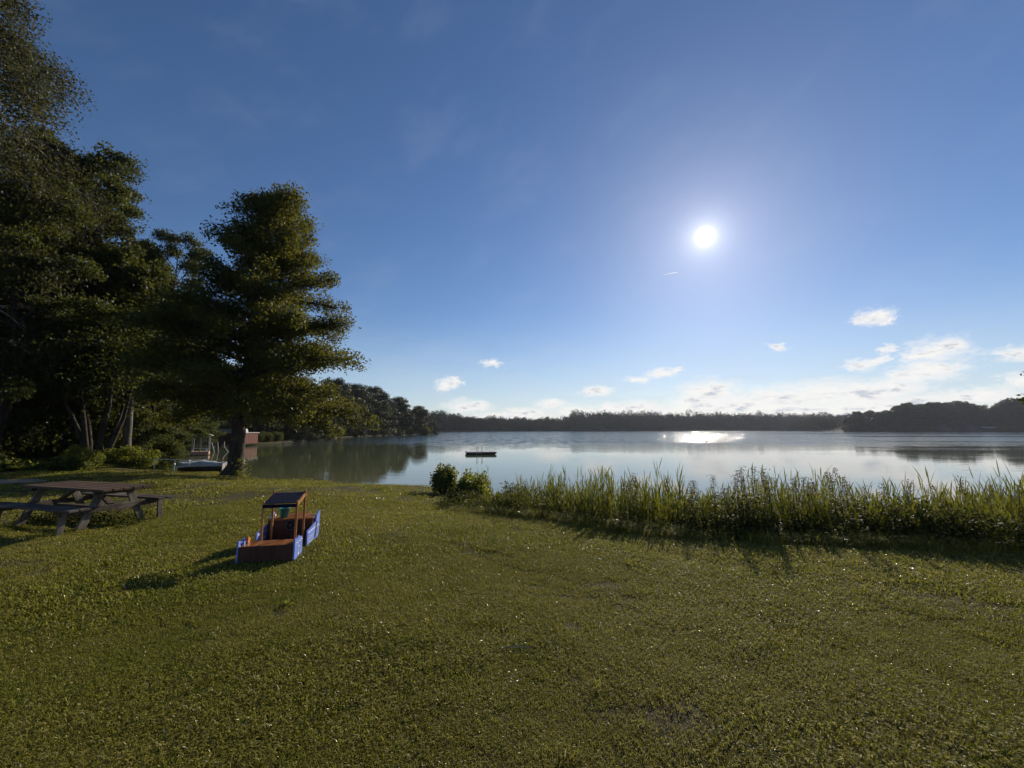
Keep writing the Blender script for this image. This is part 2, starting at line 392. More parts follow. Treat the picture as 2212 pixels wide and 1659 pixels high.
ORD = ('first second third fourth fifth sixth seventh eighth ninth tenth eleventh twelfth thirteenth fourteenth fifteenth sixteenth seventeenth '
       'eighteenth nineteenth twentieth').split()
ORD += ['twenty-'+w for w in ORD[:9]] + ['thirtieth'] + ['thirty-'+w for w in ORD[:9]]
def number_from_left(objs, text):
    for k, o in enumerate(sorted(objs, key=lambda q: q.location.x/q.location.y)): o['label'] = text % ORD[k]
class MB:
    def __init__(s): s.bm = bmesh.new()
    def box(s, c, size, rot=None, bev=0.0):
        m_ = Matrix.Translation(c)
        if rot is not None: m_ = m_ @ (rot.to_4x4() if isinstance(rot, Matrix) else Euler(rot).to_matrix().to_4x4())
        m_ = m_ @ Matrix.Diagonal((size[0], size[1], size[2], 1))
        r = bmesh.ops.create_cube(s.bm, size=1.0, matrix=m_)
        if bev > 0:
            es = list({e for v in r['verts'] for e in v.link_edges})
            bmesh.ops.bevel(s.bm, geom=es, offset=bev, segments=1, affect='EDGES')
        return s
    def bar(s, a, b, w, h, bev=0.0, up=(0, 0, 1)):
        a = Vector(a); b = Vector(b); d = (b-a); L = d.length; x = d.normalized()
        u = Vector(up); y = u.cross(x)
        if y.length < 1e-4: y = Vector((0, 1, 0)).cross(x)
        y.normalize(); z = x.cross(y)
        M = Matrix((x, y, z)).transposed()
        return s.box((a+b)/2, (L, w, h), M, bev)
    def tube(s, pts, rad, seg=8, cap=True):
        pts = [Vector(p) for p in pts]; n = len(pts)
        rads = rad if isinstance(rad, (list, tuple)) else [rad]*n
        rings = []; ref = None
        for i, p in enumerate(pts):
            if i == 0: d = pts[1]-p
            elif i == n-1: d = p-pts[i-1]
            else: d = (pts[i+1]-p).normalized() + (p-pts[i-1]).normalized()
            d.normalize()
            if ref is None: ref = Vector((1, 0, 0)) if abs(d.x) < .8 else Vector((0, 1, 0))
            a = d.cross(ref).normalized(); b = d.cross(a); ref = b.cross(d) if False else ref
            rings.append([s.bm.verts.new(p + (a*math.cos(k*2*PI/seg) + b*math.sin(k*2*PI/seg))*rads[i]) for k in range(seg)])
        for i in range(n-1):
            for k in range(seg):
                s.bm.faces.new((rings[i][k], rings[i][(k+1) % seg], rings[i+1][(k+1) % seg], rings[i+1][k]))
        if cap:
            s.bm.faces.new(rings[0][::-1]); s.bm.faces.new(rings[-1])
        return s
    def lathe(s, prof, seg=20, M=Matrix.Identity(4), closed=False):
        rings = []
        for (r, z) in prof:
            rings.append([s.bm.verts.new(M @ Vector((r*math.cos(k*2*PI/seg), r*math.sin(k*2*PI/seg), z))) for k in range(seg)])
        m_ = len(rings)
        for i in range(m_ if closed else m_-1):
            j = (i+1) % m_
            for k in range(seg):
                s.bm.faces.new((rings[i][k], rings[i][(k+1) % seg], rings[j][(k+1) % seg], rings[j][k]))
        return s
    def prism(s, poly, t, M=Matrix.Identity(4)):
        """poly in the local XZ plane, thickness t along Y"""
        a = [s.bm.verts.new(M @ Vector((x, -t/2, z))) for x, z in poly]
        b = [s.bm.verts.new(M @ Vector((x, t/2, z))) for x, z in poly]
        n = len(poly)
        s.bm.faces.new(a); s.bm.faces.new(b[::-1])
        for i in range(n): s.bm.faces.new((a[i], b[i], b[(i+1) % n], a[(i+1) % n]))
        return s
    def mesh(s, name, m_, smooth=False):
        bmesh.ops.recalc_face_normals(s.bm, faces=s.bm.faces[:])
        me = bpy.data.meshes.new(name); s.bm.to_mesh(me); s.bm.free()
        me.materials.append(MATS[m_])
        if smooth: me.polygons.foreach_set('use_smooth', [True]*len(me.polygons))
        return me
    def build(s, name, m_, parent=None, smooth=False, **kw):
        return link(name, s.mesh(name, m_, smooth), parent, **kw)

def np_mesh(name, V, F, m_, tint=None, smooth=False):
    """V (n,3), F (k,q) all of one size"""
    me = bpy.data.meshes.new(name)
    k, q_ = F.shape
    me.vertices.add(len(V)); me.vertices.foreach_set('co', np.ascontiguousarray(V, dtype=np.float32).ravel())
    me.loops.add(k*q_); me.loops.foreach_set('vertex_index', np.ascontiguousarray(F, dtype=np.int32).ravel())
    me.polygons.add(k); me.polygons.foreach_set('loop_start', np.arange(0, k*q_, q_, dtype=np.int32))
    me.update(calc_edges=True)
    if tint is not None:
        a = me.attributes.new('tint', 'FLOAT', 'FACE'); a.data.foreach_set('value', np.ascontiguousarray(tint, dtype=np.float32))
    if smooth: me.polygons.foreach_set('use_smooth', np.ones(k, dtype=bool))
    me.materials.append(MATS[m_])
    return me
def unit(a): return a/np.maximum(np.linalg.norm(a, axis=-1, keepdims=True), 1e-9)
def leaf_quads(P, size, rng, upbias=.6, aspect=.6, jit=.35, tip=None):
    """a kite-shaped leaf at each point of P"""
    n = len(P)
    N = unit(rng.normal(size=(n, 3)) + np.array([0, 0, upbias]))
    T = rng.normal(size=(n, 3)) if tip is None else tip + rng.normal(size=(n, 3))*.4
    T = unit(T - N*np.sum(T*N, 1, keepdims=True)); B = np.cross(N, T)
    s = (size*(1+rng.uniform(-jit, jit, n)))[:, None]
    fold = N*s*.12
    V = np.stack([P, P+T*s*.45+B*s*aspect*.5+fold, P+T*s, P+T*s*.45-B*s*aspect*.5+fold], 1).reshape(-1, 3)
    F = np.arange(4*n).reshape(n, 4)
    return V, F

# ------------------------------------------------------------------ terrain
SHORE_D = [(480,1030),(545,1038),(600,1043),(700,1053),(780,1057),(850,1058),(930,1062)]
shore = [tuple(at_z(x, y, 0)[:2]) for x, y in SHORE_D]            # left to right along the lawn
right = [(-1.6,15.0),(-.2,12.6),(1.6,11.0),(4,10.0),(8,9.3),(14,8.8),(22,8.6),(40,10),(90,16),(200,30),(420,80),(700,220),(760,380)]
headland = [(560,415),(480,418),(420,420),(365,422),(352,432),(372,470),(420,560)]
far = [(470,700),(300,660),(150,600),(60,585),(-20,540),(-70,478),(-110,440),(-140,380)]
leftsh = [(-120,300),(-70,250)] + [tuple(at_z(x, y, 0)[:2]) for x, y in [(940,938.6),(860,939.8),(806,942),(742,945),(698,951),(643,954),(605,958.5),(552,961)]]
cove = [(-54,70),(-58,60),(-50,51),(-39.5,47),(-36.5,42),(-33.5,33),(-26,28.5),(-23.4,25.2),(-21.2,23.4),(-18,22.6)]
LAKE = np.array(shore + right + headland + far + leftsh + cove)
def lake_sdf(X, Y):
    """positive on land, negative in the lake"""
    A = LAKE; B = np.roll(LAKE, -1, 0)
    best = np.full(X.shape, 1e12); inside = np.zeros(X.shape, bool)
    for (ax, ay), (bx, by) in zip(A, B):
        ex, ey = bx-ax, by-ay
        t = np.clip(((X-ax)*ex + (Y-ay)*ey)/(ex*ex+ey*ey+1e-12), 0, 1)
        d = (X-ax-t*ex)**2 + (Y-ay-t*ey)**2
        best = np.minimum(best, d)
        c = ((ay > Y) != (by > Y)) & (X < (bx-ax)*(Y-ay)/((by-ay) if abs(by-ay) > 1e-9 else 1e-9) + ax)
        inside ^= c
    d = np.sqrt(best)
    return np.where(inside, -d, d)
def sstep(t): t = np.clip(t, 0, 1); return t*t*(3-2*t)
def ground_z(X, Y):
    X = np.asarray(X, float); Y = np.asarray(Y, float)
    d = lake_sdf(X, Y)
    r = np.hypot(X, Y)
    wob = .35*np.sin(X*1.1+.7*np.sin(Y*.9)) + .2*np.sin(Y*2.3+X*.6)
    d = d + np.where(r < 60, wob*.35, 0)
    wdt = 6.0 + (3.2-6.0)*sstep((X+3)/3.0)
    near = .26*(1-np.exp(-np.maximum(d, 0)/.25)) + .575*sstep(d/wdt)
    near = near + (.012*np.sin(X*1.7+1.3*np.sin(Y*1.1)) + .010*np.sin(Y*2.1+.8*X) + .008*np.sin(X*4.3+Y*3.1))*sstep(d/2)
    farz = .3+1.2*sstep(d/30) + 14*sstep((d-20)/260)*(Y > 200)
    z = near + (farz-near)*sstep((r-45)/30)
    # mound by the railing
    z = z + .42*np.exp(-(((X+20.8)/2.6)**2 + ((Y-20.6)/1.1)**2))
    zl = -.02 - 1.6*(1-np.exp(np.minimum(d, 0)/3.0))
    return np.where(d > 0, z, zl)
def gz(x, y): return float(ground_z(np.array([x]), np.array([y]))[0])

def warp_axis(n, lo, hi, a):
    t = np.linspace(-1, 1, n); s = np.sinh(t*a)/math.sinh(a)
    return np.where(s < 0, -s*lo, s*hi)
gx = warp_axis(760, -1500, 1500, 6.6); gy = np.concatenate([np.linspace(-1500, -20, 40), np.linspace(-19, 1.4, 60), 1.5+warp_axis(1000, 0, 1700, 5.6)[500:]])
gy = np.unique(gy)
GX, GY = np.meshgrid(gx, gy, indexing='ij')
GZ = ground_z(GX, GY)
V = np.stack([GX, GY, GZ], -1).reshape(-1, 3)
ni, nj = GX.shape
ii, jj = np.meshgrid(np.arange(ni-1), np.arange(nj-1), indexing='ij')
a_ = (ii*nj+jj).ravel()
F = np.stack([a_, a_+nj, a_+nj+1, a_+1], 1)
link('ground', np_mesh('ground', V, F, 'turf', smooth=True), kind='structure')
wv = np.array([(-1400,-40,0),(1400,-40,0),(1400,1600,0),(-1400,1600,0)], float)
# the lake surface only spans the lake's own basin
lw = MB(); lw.bm.faces.new([lw.bm.verts.new(v) for v in [(-260,4,0),(900,4,0),(900,900,0),(-260,900,0)]])
lw.build('lake', 'lake_water', kind='structure')

# from here on heights are read off the modelled ground itself
def ground_z(X, Y):
    X = np.asarray(X, float); Y = np.asarray(Y, float)
    i = np.clip(np.searchsorted(gx, X)-1, 0, len(gx)-2); j = np.clip(np.searchsorted(gy, Y)-1, 0, len(gy)-2)
    u = (X-gx[i])/(gx[i+1]-gx[i]); v = (Y-gy[j])/(gy[j+1]-gy[j])
    return (GZ[i, j]*(1-u)+GZ[i+1, j]*u)*(1-v)+(GZ[i, j+1]*(1-u)+GZ[i+1, j+1]*u)*v
# ------------------------------------------------------------------ lawn
def blade_patch(name, seed, rad, n, h0, h1, w, clover=0, cs=.012):
    rng = np.random.default_rng(seed)
    r = rad*np.sqrt(rng.random(n)); a = rng.random(n)*2*PI
    B = np.stack([r*np.cos(a), r*np.sin(a), np.full(n, -.006)], 1)
    h = rng.uniform(h0, h1, n)*(1-.35*(r/rad)**2)
    ln = rng.uniform(.25, 1.25, n); la = rng.random(n)*2*PI
    D_ = np.stack([np.cos(la), np.sin(la), np.zeros(n)], 1)
    fa = la + PI/2 + rng.normal(size=n)*.5
    S = np.stack([np.cos(fa), np.sin(fa), np.zeros(n)], 1)*(w*rng.uniform(.6, 1.3, n))[:, None]*.5
    M_ = B + D_*(h*ln*.35)[:, None] + np.array([0, 0, 1])*(h*.62)[:, None]
    T_ = B + D_*(h*ln)[:, None] + np.array([0, 0, 1])*(h*(1.0-.3*ln))[:, None]
    V = np.stack([B-S, B+S, M_+S*.8, T_+S*.15, T_-S*.15, M_-S*.8], 1).reshape(-1, 3)
    base = np.arange(n)[:, None]*6
    F = np.concatenate([base+np.array([0, 1, 2, 5]), base+np.array([5, 2, 3, 4])], 0)
    ti = rng.random(n); tint = np.concatenate([ti, ti])
    if clover:
        r = rad*np.sqrt(rng.random(clover)); a = rng.random(clover)*2*PI
        P = np.stack([r*np.cos(a), r*np.sin(a), rng.uniform(.008, h1*.6, clover)], 1)
        V2, F2 = leaf_quads(P, np.full(clover, cs), rng, 1.6, .9)
        F = np.concatenate([F, F2+len(V)]); V = np.concatenate([V, V2]); tint = np.concatenate([tint, rng.random(clover)*.85])
    return np_mesh(name, V, F, 'grass_blades', tint)
def instancer(name, P, rot, scl, idx, meshes, **kw):
    """one object whose points carry instances of the given meshes"""
    lib = bpy.data.collections.new(name+'_pieces')
    for k, me in enumerate(meshes):
        o = bpy.data.objects.new(name+'_piece_%02d' % k, me); lib.objects.link(o)
    me = bpy.data.meshes.new(name)
    me.vertices.add(len(P)); me.vertices.foreach_set('co', P.astype(np.float32).ravel())
    a = me.attributes.new('rot', 'FLOAT_VECTOR', 'POINT'); a.data.foreach_set('vector', rot.astype(np.float32).ravel())
    a = me.attributes.new('scl', 'FLOAT', 'POINT'); a.data.foreach_set('value', scl.astype(np.float32))
    a = me.attributes.new('idx', 'INT', 'POINT'); a.data.foreach_set('value', idx.astype(np.int32))
    o = link(name, me, **kw)
    g = bpy.data.node_groups.new(name, 'GeometryNodeTree')
    g.interface.new_socket('Geometry', in_out='INPUT', socket_type='NodeSocketGeometry')
    g.interface.new_socket('Geometry', in_out='OUTPUT', socket_type='NodeSocketGeometry')
    N = g.nodes; L = g.links
    gi = N.new('NodeGroupInput'); go = N.new('NodeGroupOutput')
    ci = N.new('GeometryNodeCollectionInfo'); ci.inputs[0].default_value = lib
    ci.inputs['Separate Children'].default_value = True; ci.inputs['Reset Children'].default_value = True
    ip = N.new('GeometryNodeInstanceOnPoints'); ip.inputs['Pick Instance'].default_value = True
    def at(nm, ty):
        n = N.new('GeometryNodeInputNamedAttribute'); n.data_type = ty; n.inputs[0].default_value = nm
        return [s for s in n.outputs if s.enabled and s.name == 'Attribute'][0]
    L.new(gi.outputs[0], ip.inputs['Points']); L.new(ci.outputs[0], ip.inputs['Instance'])
    L.new(at('idx', 'INT'), ip.inputs['Instance Index'])
    e2r = N.new('FunctionNodeEulerToRotation'); L.new(at('rot', 'FLOAT_VECTOR'), e2r.inputs[0]); L.new(e2r.outputs[0], ip.inputs['Rotation'])
    L.new(at('scl', 'FLOAT'), ip.inputs['Scale'])
    L.new(ip.outputs[0], go.inputs[0])
    md = o.modifiers.new('scatter', 'NODES'); md.node_group = g
    return o
rng = np.random.default_rng(11)
near_p = [blade_patch('turf_patch', s, .15, 210, .016, .050, .0048, 26, .010) for s in range(6)]
mid_p = [blade_patch('turf_patch', 20+s, .28, 300, .016, .046, .0085, 20, .014) for s in range(5)]
far_p = [blade_patch('turf_patch', 40+s, .5, 340, .018, .050, .016, 12, .02) for s in range(4)]
def scatter_xy(n, r0, r1, half):
    r = np.sqrt(rng.uniform(r0*r0, r1*r1, n)); a = rng.uniform(-half, half, n)
    return r*np.sin(a), r*np.cos(a)
PP = []; IDX = []
for (n, r0, r1, half, k0, k1) in [(6600, 1.6, 6.2, R(60), 0, 6), (4600, 5.6, 12.5, R(62), 6, 11), (5600, 11.0, 40, R(64), 11, 15)]:
    x, y = scatter_xy(n, r0, r1, half)
    PP.append(np.stack([x, y], 1)); IDX.append(rng.integers(k0, k1, n))
PP = np.concatenate(PP); IDX = np.concatenate(IDX)
dl = lake_sdf(PP[:, 0], PP[:, 1])
keep = dl > np.where(PP[:, 0] < -2, .12, .5)
bare = np.full(len(PP), 9.0)
for (bx, by, a, b_) in BAREW: bare = np.minimum(bare, np.hypot((PP[:, 0]-bx)/a, (PP[:, 1]-by)/b_))
keep &= (bare > .7) | (rng.random(len(PP)) < .42)
keep &= np.hypot((PP[:, 0]-SAND.x+.3)/1.8, (PP[:, 1]-SAND.y)/.9) > 1
PP = PP[keep]; IDX = IDX[keep]
Z = ground_z(PP[:, 0], PP[:, 1])
n = len(PP)
patch_h = .72+.75*(.5+.5*np.sin(PP[:, 0]*1.3+2*np.sin(PP[:, 1]*.9))*np.cos(PP[:, 1]*1.1+PP[:, 0]*.5))
instancer('lawn_grass', np.column_stack([PP, Z]), np.column_stack([rng.normal(size=n)*.05, rng.normal(size=n)*.05, rng.random(n)*2*PI]),
          patch_h*rng.uniform(.75, 1.25, n), IDX, near_p+mid_p+far_p, kind='stuff',
          label='short mown lawn grass sloping down to the lake', cat='grass')

# ------------------------------------------------------------------ trees
def tube_np(pts, rads, seg, Vl, Fl, off):
    pts = np.asarray(pts, float); n = len(pts)
    d = np.gradient(pts, axis=0); d = unit(d)
    ref = np.where(np.abs(d[:, :1]) < .8, np.array([[1., 0, 0]]), np.array([[0, 1., 0]]))
    ref = np.repeat(ref[:1], n, 0)
    a = unit(np.cross(d, ref)); b = np.cross(d, a)
    th = np.arange(seg)*2*PI/seg
    ring = pts[:, None] + (a[:, None]*np.cos(th)[None, :, None] + b[:, None]*np.sin(th)[None, :, None])*np.asarray(rads)[:, None, None]
    V = ring.reshape(-1, 3)
    i, k = np.meshgrid(np.arange(n-1), np.arange(seg), indexing='ij')
    i = i.ravel(); k = k.ravel(); k2 = (k+1) % seg
    F = np.stack([i*seg+k, i*seg+k2, (i+1)*seg+k2, (i+1)*seg+k], 1)+off
    Vl.append(V); Fl.append(F)
    return off+len(V)
def tree_meshes(name, seed, H, Rc, h0, nlimb, prof, nleaf, lsize, trunk_r, leafm='forest_leaves', barkm='bark',
                lean=(0, 0), e0=-5, e1=50, flatk=.45, sig=.42, sub=8, droop=0.0, flare=1.5, upb=.6, side=None, twig=True, s0=.28, gap=2.0):
    rng = np.random.default_rng(seed)
    Vl, Fl, off = [], [], 0
    ts = np.linspace(0, 1, 14)
    wob = np.cumsum(rng.normal(size=(14, 2))*H*.006, 0); wob[0] = 0
    tp = np.stack([lean[0]*ts+wob[:, 0], lean[1]*ts+wob[:, 1], ts*H*.97], 1)
    tr = trunk_r*(1-ts)**.85+.015; tr[0] *= flare; tr[1] = trunk_r*1.02
    tp[1, 2] = .07*H*.6
    tp = np.concatenate([[tp[0]-np.array([0, 0, .4])], tp]); tr = np.concatenate([[tr[0]*1.1], tr])
    off = tube_np(tp, tr, 12, Vl, Fl, off)
    C, W = [], []
    tz = tp[:, 2]
    for i in range(nlimb):
        t = ((i+rng.random()*.9)/nlimb)
        z = h0 + (H*.98-h0)*t**.92
        c = np.array([np.interp(z, tz, tp[:, 0]), np.interp(z, tz, tp[:, 1]), z])
        r0 = np.interp(z, tz, tr)
        az_ = i*2.39996+rng.normal()*.35
        L = Rc*prof(t)*rng.uniform(.72, 1.12)
        if side is not None: L *= 1+side[0]*math.cos(az_)+side[1]*math.sin(az_)
        el_ = R(e0+(e1-e0)*t**1.2+rng.normal()*7)
        u = np.linspace(0, 1, 7)
        dirh = np.array([math.cos(az_), math.sin(az_), 0])
        lat = np.array([-dirh[1], dirh[0], 0])
        pts = c + dirh*(u*L*math.cos(el_))[:, None] + np.array([0, 0, 1])*(u*L*math.sin(el_) + L*(.10*np.sin(u*PI) - droop*u**2.2))[:, None] + lat*(np.cumsum(rng.normal(size=7)*.03*L))[:, None]*u[:, None]
        lr = min(r0*.6, .035+.018*L)
        off = tube_np(pts, lr*(1-u*.85)+.004, 5, Vl, Fl, off)
        ns = max(3, int(sub*(.4+.6*L/Rc))) if Rc > 1.5 else max(5, int(3.2*L))
        for j in range(ns):
            s = s0+(1-s0)*(j+rng.random())/ns
            p = np.array([np.interp(s, u, pts[:, k]) for k in range(3)])
            sg = 1 if j % 2 else -1
            ang_ = sg*R(rng.uniform(22, 65))*(1.1-s*.7)
            dr = dirh*math.cos(ang_)+lat*math.sin(ang_)
            sl = L*rng.uniform(.16, .34)*(1.15-s*.5)+.25
            ez = rng.normal()*.18+.05-droop*.8
            q1 = p+dr*sl*.5+np.array([0, 0, ez*sl*.5]); q2 = p+dr*sl+np.array([0, 0, ez*sl-droop*sl*.5])
            if twig: off = tube_np([p, q1, q2], [lr*.35+.004, lr*.22+.003, .003], 3, Vl, Fl, off)
            for k in range(3):
                w = rng.uniform(.25, 1.1); C.append(p+(q2-p)*w+rng.normal(size=3)*.06*sl); W.append(sl*.35+.25)
        for k in range(2): C.append(pts[-1]+rng.normal(size=3)*.1); W.append(.35)
    C = np.array(C); W = np.array(W)
    dens = rng.gamma(gap, .5, len(C))
    cnt = rng.multinomial(nleaf, dens*W/np.sum(dens*W))
    ci = np.repeat(np.arange(len(C)), cnt)
    g = rng.normal(size=(len(ci), 3)); g /= np.maximum(1, np.linalg.norm(g, axis=1, keepdims=True)/2.0)
    P = C[ci] + g*np.array([1, 1, flatk])*(sig*(.6+.5*W[ci]))[:, None]
    if droop > .1: P[:, 2] -= rng.exponential(.35, len(P))*droop*2.5
    tip = None
    if droop > .1: tip = np.tile(np.array([[0, 0, -1.]]), (len(P), 1))
    V, F = leaf_quads(P, np.full(len(P), lsize), rng, upb, .62, .35, tip)
    ctint = rng.random(len(C)); tint = np.clip(ctint[ci]*.65+rng.random(len(P))*.5, 0, 1)
    crown = np_mesh(name+'_crown', V, F, leafm, tint)
    trunk = np_mesh(name+'_trunk', np.concatenate(Vl), np.concatenate(Fl), barkm, smooth=True)
    return trunk, crown
def place_tree(name, tm, loc, rz=0, sc=1.0, **kw):
    o = empty(name, loc, rz, **kw)
    o.scale = sc if isinstance(sc, tuple) else (sc, sc, sc)
    link('trunk', tm[0], o); link('crown', tm[1], o)
    return o
dome = lambda t: math.sqrt(max(0.0, 1-(2*t-.75)**2/1.6))
cone = lambda t: max(.06, (1-t))**.5
oval = lambda t: (max(0.0, 1-abs(2*t-.9)**2.2/1.35))**.6

# the solitary alder on the shore
AX, AY = -14.15, 20.6
def alder_prof(t): return float(np.interp(t, (0, .1, .3, .5, .8, .95, 1), (4.5, 4.9, 4.0, 3.05, 2.3, 1.4, .35)))*(1+.09*math.sin(t*31))
alder = tree_meshes('alder', 3, 14.7, 1.0, 3.1, 100, alder_prof, 150000, .130, .34,
                    'alder_leaves', 'bark', lean=(1.3, 0), e0=-6, e1=50, flatk=.85, sig=.30, sub=3, flare=1.7, side=(.13, 0), s0=.08, gap=1.5)
place_tree('alder_tree', alder, (AX, AY, gz(AX, AY)-.02), label='tall solitary alder with dark layered crown on the lake shore beside the covered boat', cat='tree')

T_A = tree_meshes('forest_tree', 21, 19, 6.0, 2.2, 46, oval, 64000, .19, .34, 'forest_leaves', 'bark', e0=0, e1=60, flatk=.45, sig=.42, sub=8, gap=1.3)
T_B = tree_meshes('slim_tree', 22, 15, 3.6, 2.4, 40, lambda t: oval(t)*.95, 42000, .15, .2, 'forest_leaves', 'bark', lean=(1.2, 0), e0=5, e1=45, flatk=.35, sig=.4, sub=7)
T_C = tree_meshes('birch', 23, 22, 5.0, 2.6, 54, lambda t: oval(t), 100000, .11, .24, 'birch_leaves', 'birch_bark', e0=25, e1=60, flatk=.9, sig=.5, sub=8, droop=.35)
T_D = tree_meshes('young_tree', 24, 9, 3.4, .8, 34, oval, 36000, .16, .14, 'forest_leaves', 'grey_bark', e0=0, e1=55, flatk=.5, sig=.42, sub=6)

T_P = tree_meshes('pale_trunk_tree', 27, 12.5, 2.9, 4.6, 26, oval, 26000, .18, .22, 'forest_leaves', 'grey_bark', lean=(.5, 0), e0=0, e1=55, flatk=.45, sig=.4, sub=7, gap=1.4)
def tl(px, py, Y, dz=0):
    """base of a tree whose stem would be seen at px, standing at distance Y"""
    p = at_y(px, 927, Y); return (p.x, Y, gz(p.x, Y)-.05)
G_F = 'trees of the wood on the left'
edge = [
 ('birch_tree', T_C, -170, 18.0, 1.12, 0.3, 'tallest birch with hanging blurred foliage at the left edge of the photo', 'birch trees of the wood'),
 ('birch_tree', T_C, 0, 23.5, .92, 2.0, 'second birch with brownish drooping foliage, right of the tallest birch', 'birch trees of the wood'),
 ('forest_tree', T_A, 130, 23.0, (.80, .80, .96), 0.8, 'broad green tree whose top steps down right of the birches', G_F),
 ('slim_tree', T_B, 322, 26.0, (.66, .66, 1.06), 0.2, 'slim open-crowned tree with its dark stem showing against the sky', G_F),
 ('forest_tree', T_P, 292, 23.5, 1.0, 4.1, 'lower tree with a pale sunlit trunk behind the mound', G_F),
 ('slim_tree', T_B, 385, 30.0, (.55, .55, .92), 3.6, 'narrow tree filling the gap between the slim tree and the alder', G_F),
 ('forest_tree', T_A, 10, 19.0, .70, 2.7, 'dark tree standing under the birches at the left edge', G_F),
 ('forest_tree', T_A, 150, 25.0, .70, 5.2, 'dark tree behind the low leafy plants, left of the multi-stemmed tree', G_F),
 ('forest_tree', T_A, 235, 27.5, (.7, .7, .74), 1.2, 'dark bushy tree standing between the broad tree and the slim one', G_F),
]
for (nm, tm, px, Y, sc, rz, lab, grp) in edge:
    place_tree(nm, tm, tl(px, 0, Y), rz, sc, label=lab, cat='tree', group=grp)
deep = [(-46,27,.95,1.1,0),(-38,33,.9,2.2,0),(-52,38,1.0,.2,0),(-33,40,.62,3.1,0),(-42,47,.72,4.0,0),(-60,30,1.05,5.0,0),(-30,31,.72,.7,0),
        (-57,50,.8,1.9,0),(-70,44,1.05,2.9,0),(-36,25,.9,4.4,0),(-64,62,.8,3.3,0),(-46,58,.62,.9,1)]
for i, (x, y, sc, rz, k) in enumerate(deep):
    if y > 44 and x > -40 and k == 0: continue
    place_tree('forest_tree', T_A if k == 0 else T_D, (x, y, gz(x, y)), rz, sc if k == 0 else sc*1.5,
               label='dark green tree deep in the shade of the wood behind its front row', cat='tree', group='trees in the depth of the wood')
# multi-stemmed tree at the wood's edge
ms = MB(); r2 = random.Random(4)
for k in range(7):
    a = k*2*PI/7+.3; L = r2.uniform(4.5, 6.5)
    pts = [(0.18*math.cos(a), .18*math.sin(a), -.2)]
    for s in (.25, .5, .75, 1): pts.append((math.cos(a)*(.2+s*1.4+.3*math.sin(s*4+k)), math.sin(a)*(.2+s*1.2), L*s))
    ms.tube(pts, [.13, .11, .09, .065, .03], 7)
o = empty('multi_stemmed_tree', tl(208, 0, 21.0), 0, label='multi-stemmed tree with bare fanning stems at the edge of the wood', cat='tree')
ms.build('trunk', 'bark', o, True)
rg = np.random.default_rng(5); P = rg.normal(size=(14000, 3))*np.array([1.5, 1.3, 1.0])+np.array([0, 0, 5.6])
Vq, Fq = leaf_quads(P, np.full(len(P), .16), rg); link('crown', np_mesh('multi_crown', Vq, Fq, 'forest_leaves', rg.random(len(P))), o)

# shrubs at the foot of the wood
def shrub_mesh(name, seed, rx, rz_, n, ls, m_, stems=14, lumps=26, up=.7, spread=.75):
    rg = np.random.default_rng(seed)
    th = rg.random(lumps)*2*PI; rr = np.sqrt(rg.random(lumps))
    C = np.stack([rx*spread*rr*np.cos(th), rx*spread*rr*np.sin(th), rz_*(.10+(.12+.68*rg.random(lumps))*(1-rr*.45)+.25*rg.random(lumps)**3)], 1)
    ci = rg.integers(0, lumps, n); g = unit(rg.normal(size=(n, 3)))*rg.random((n, 1))**.4
    P = C[ci]+g*np.array([rx*.32, rx*.32, rz_*.28]); P[:, 2] = np.abs(P[:, 2])
    V, F = leaf_quads(P, np.full(n, ls), rg, up, .6)
    ct = rg.random(lumps); crown = np_mesh(name+'_foliage', V, F, m_, np.clip(ct[ci]*.6+rg.random(n)*.5, 0, 1))
    Vl, Fl, off = [], [], 0
    for k in range(stems):
        c = C[k % lumps]; off = tube_np([(c[0]*.15, c[1]*.15, -.1), (c[0]*.5, c[1]*.5, c[2]*.55), tuple(c)], [.02*rz_, .014*rz_, .006], 4, Vl, Fl, off)
    return np_mesh(name+'_stems', np.concatenate(Vl), np.concatenate(Fl), 'bark'), crown
S_A = shrub_mesh('edge_shrub', 31, 2.0, 3.2, 16000, .13, 'forest_leaves')
S_B = shrub_mesh('edge_shrub', 32, 1.5, 1.5, 12000, .10, 'shrub_leaves')
def place_shrub(name, sm, loc, rz, sc, **kw):
    o = empty(name, loc, rz, **kw); o.scale = sc if isinstance(sc, tuple) else (sc, sc, sc)
    link('stems', sm[0], o); link('foliage', sm[1], o); return o
for i, (px, Y, sc, lab) in enumerate([(-20,19.5,1.1,'dark shrub at the far left foot of the wood'),(35,20.5,.9,'rounded dark shrub behind the low leafy plants at the left'),
        (95,21.5,1.2,'tall dark shrub below the second birch'),(165,22.5,.85,'dark shrub left of the bare fanning stems'),(250,24.5,1.15,'dark shrub between the fanning stems and the pale trunk'),
        (335,27.0,.85,'shrub right of the pale trunk, behind the white railing'),(350,29.0,.62,'shrub hanging over the shore behind the white railing')]):
    place_shrub('woodland_shrub', S_A, tl(px, 0, Y), i*1.3, (sc, sc, sc*1.1), label=lab, cat='shrub', group='shrubs at the foot of the wood')
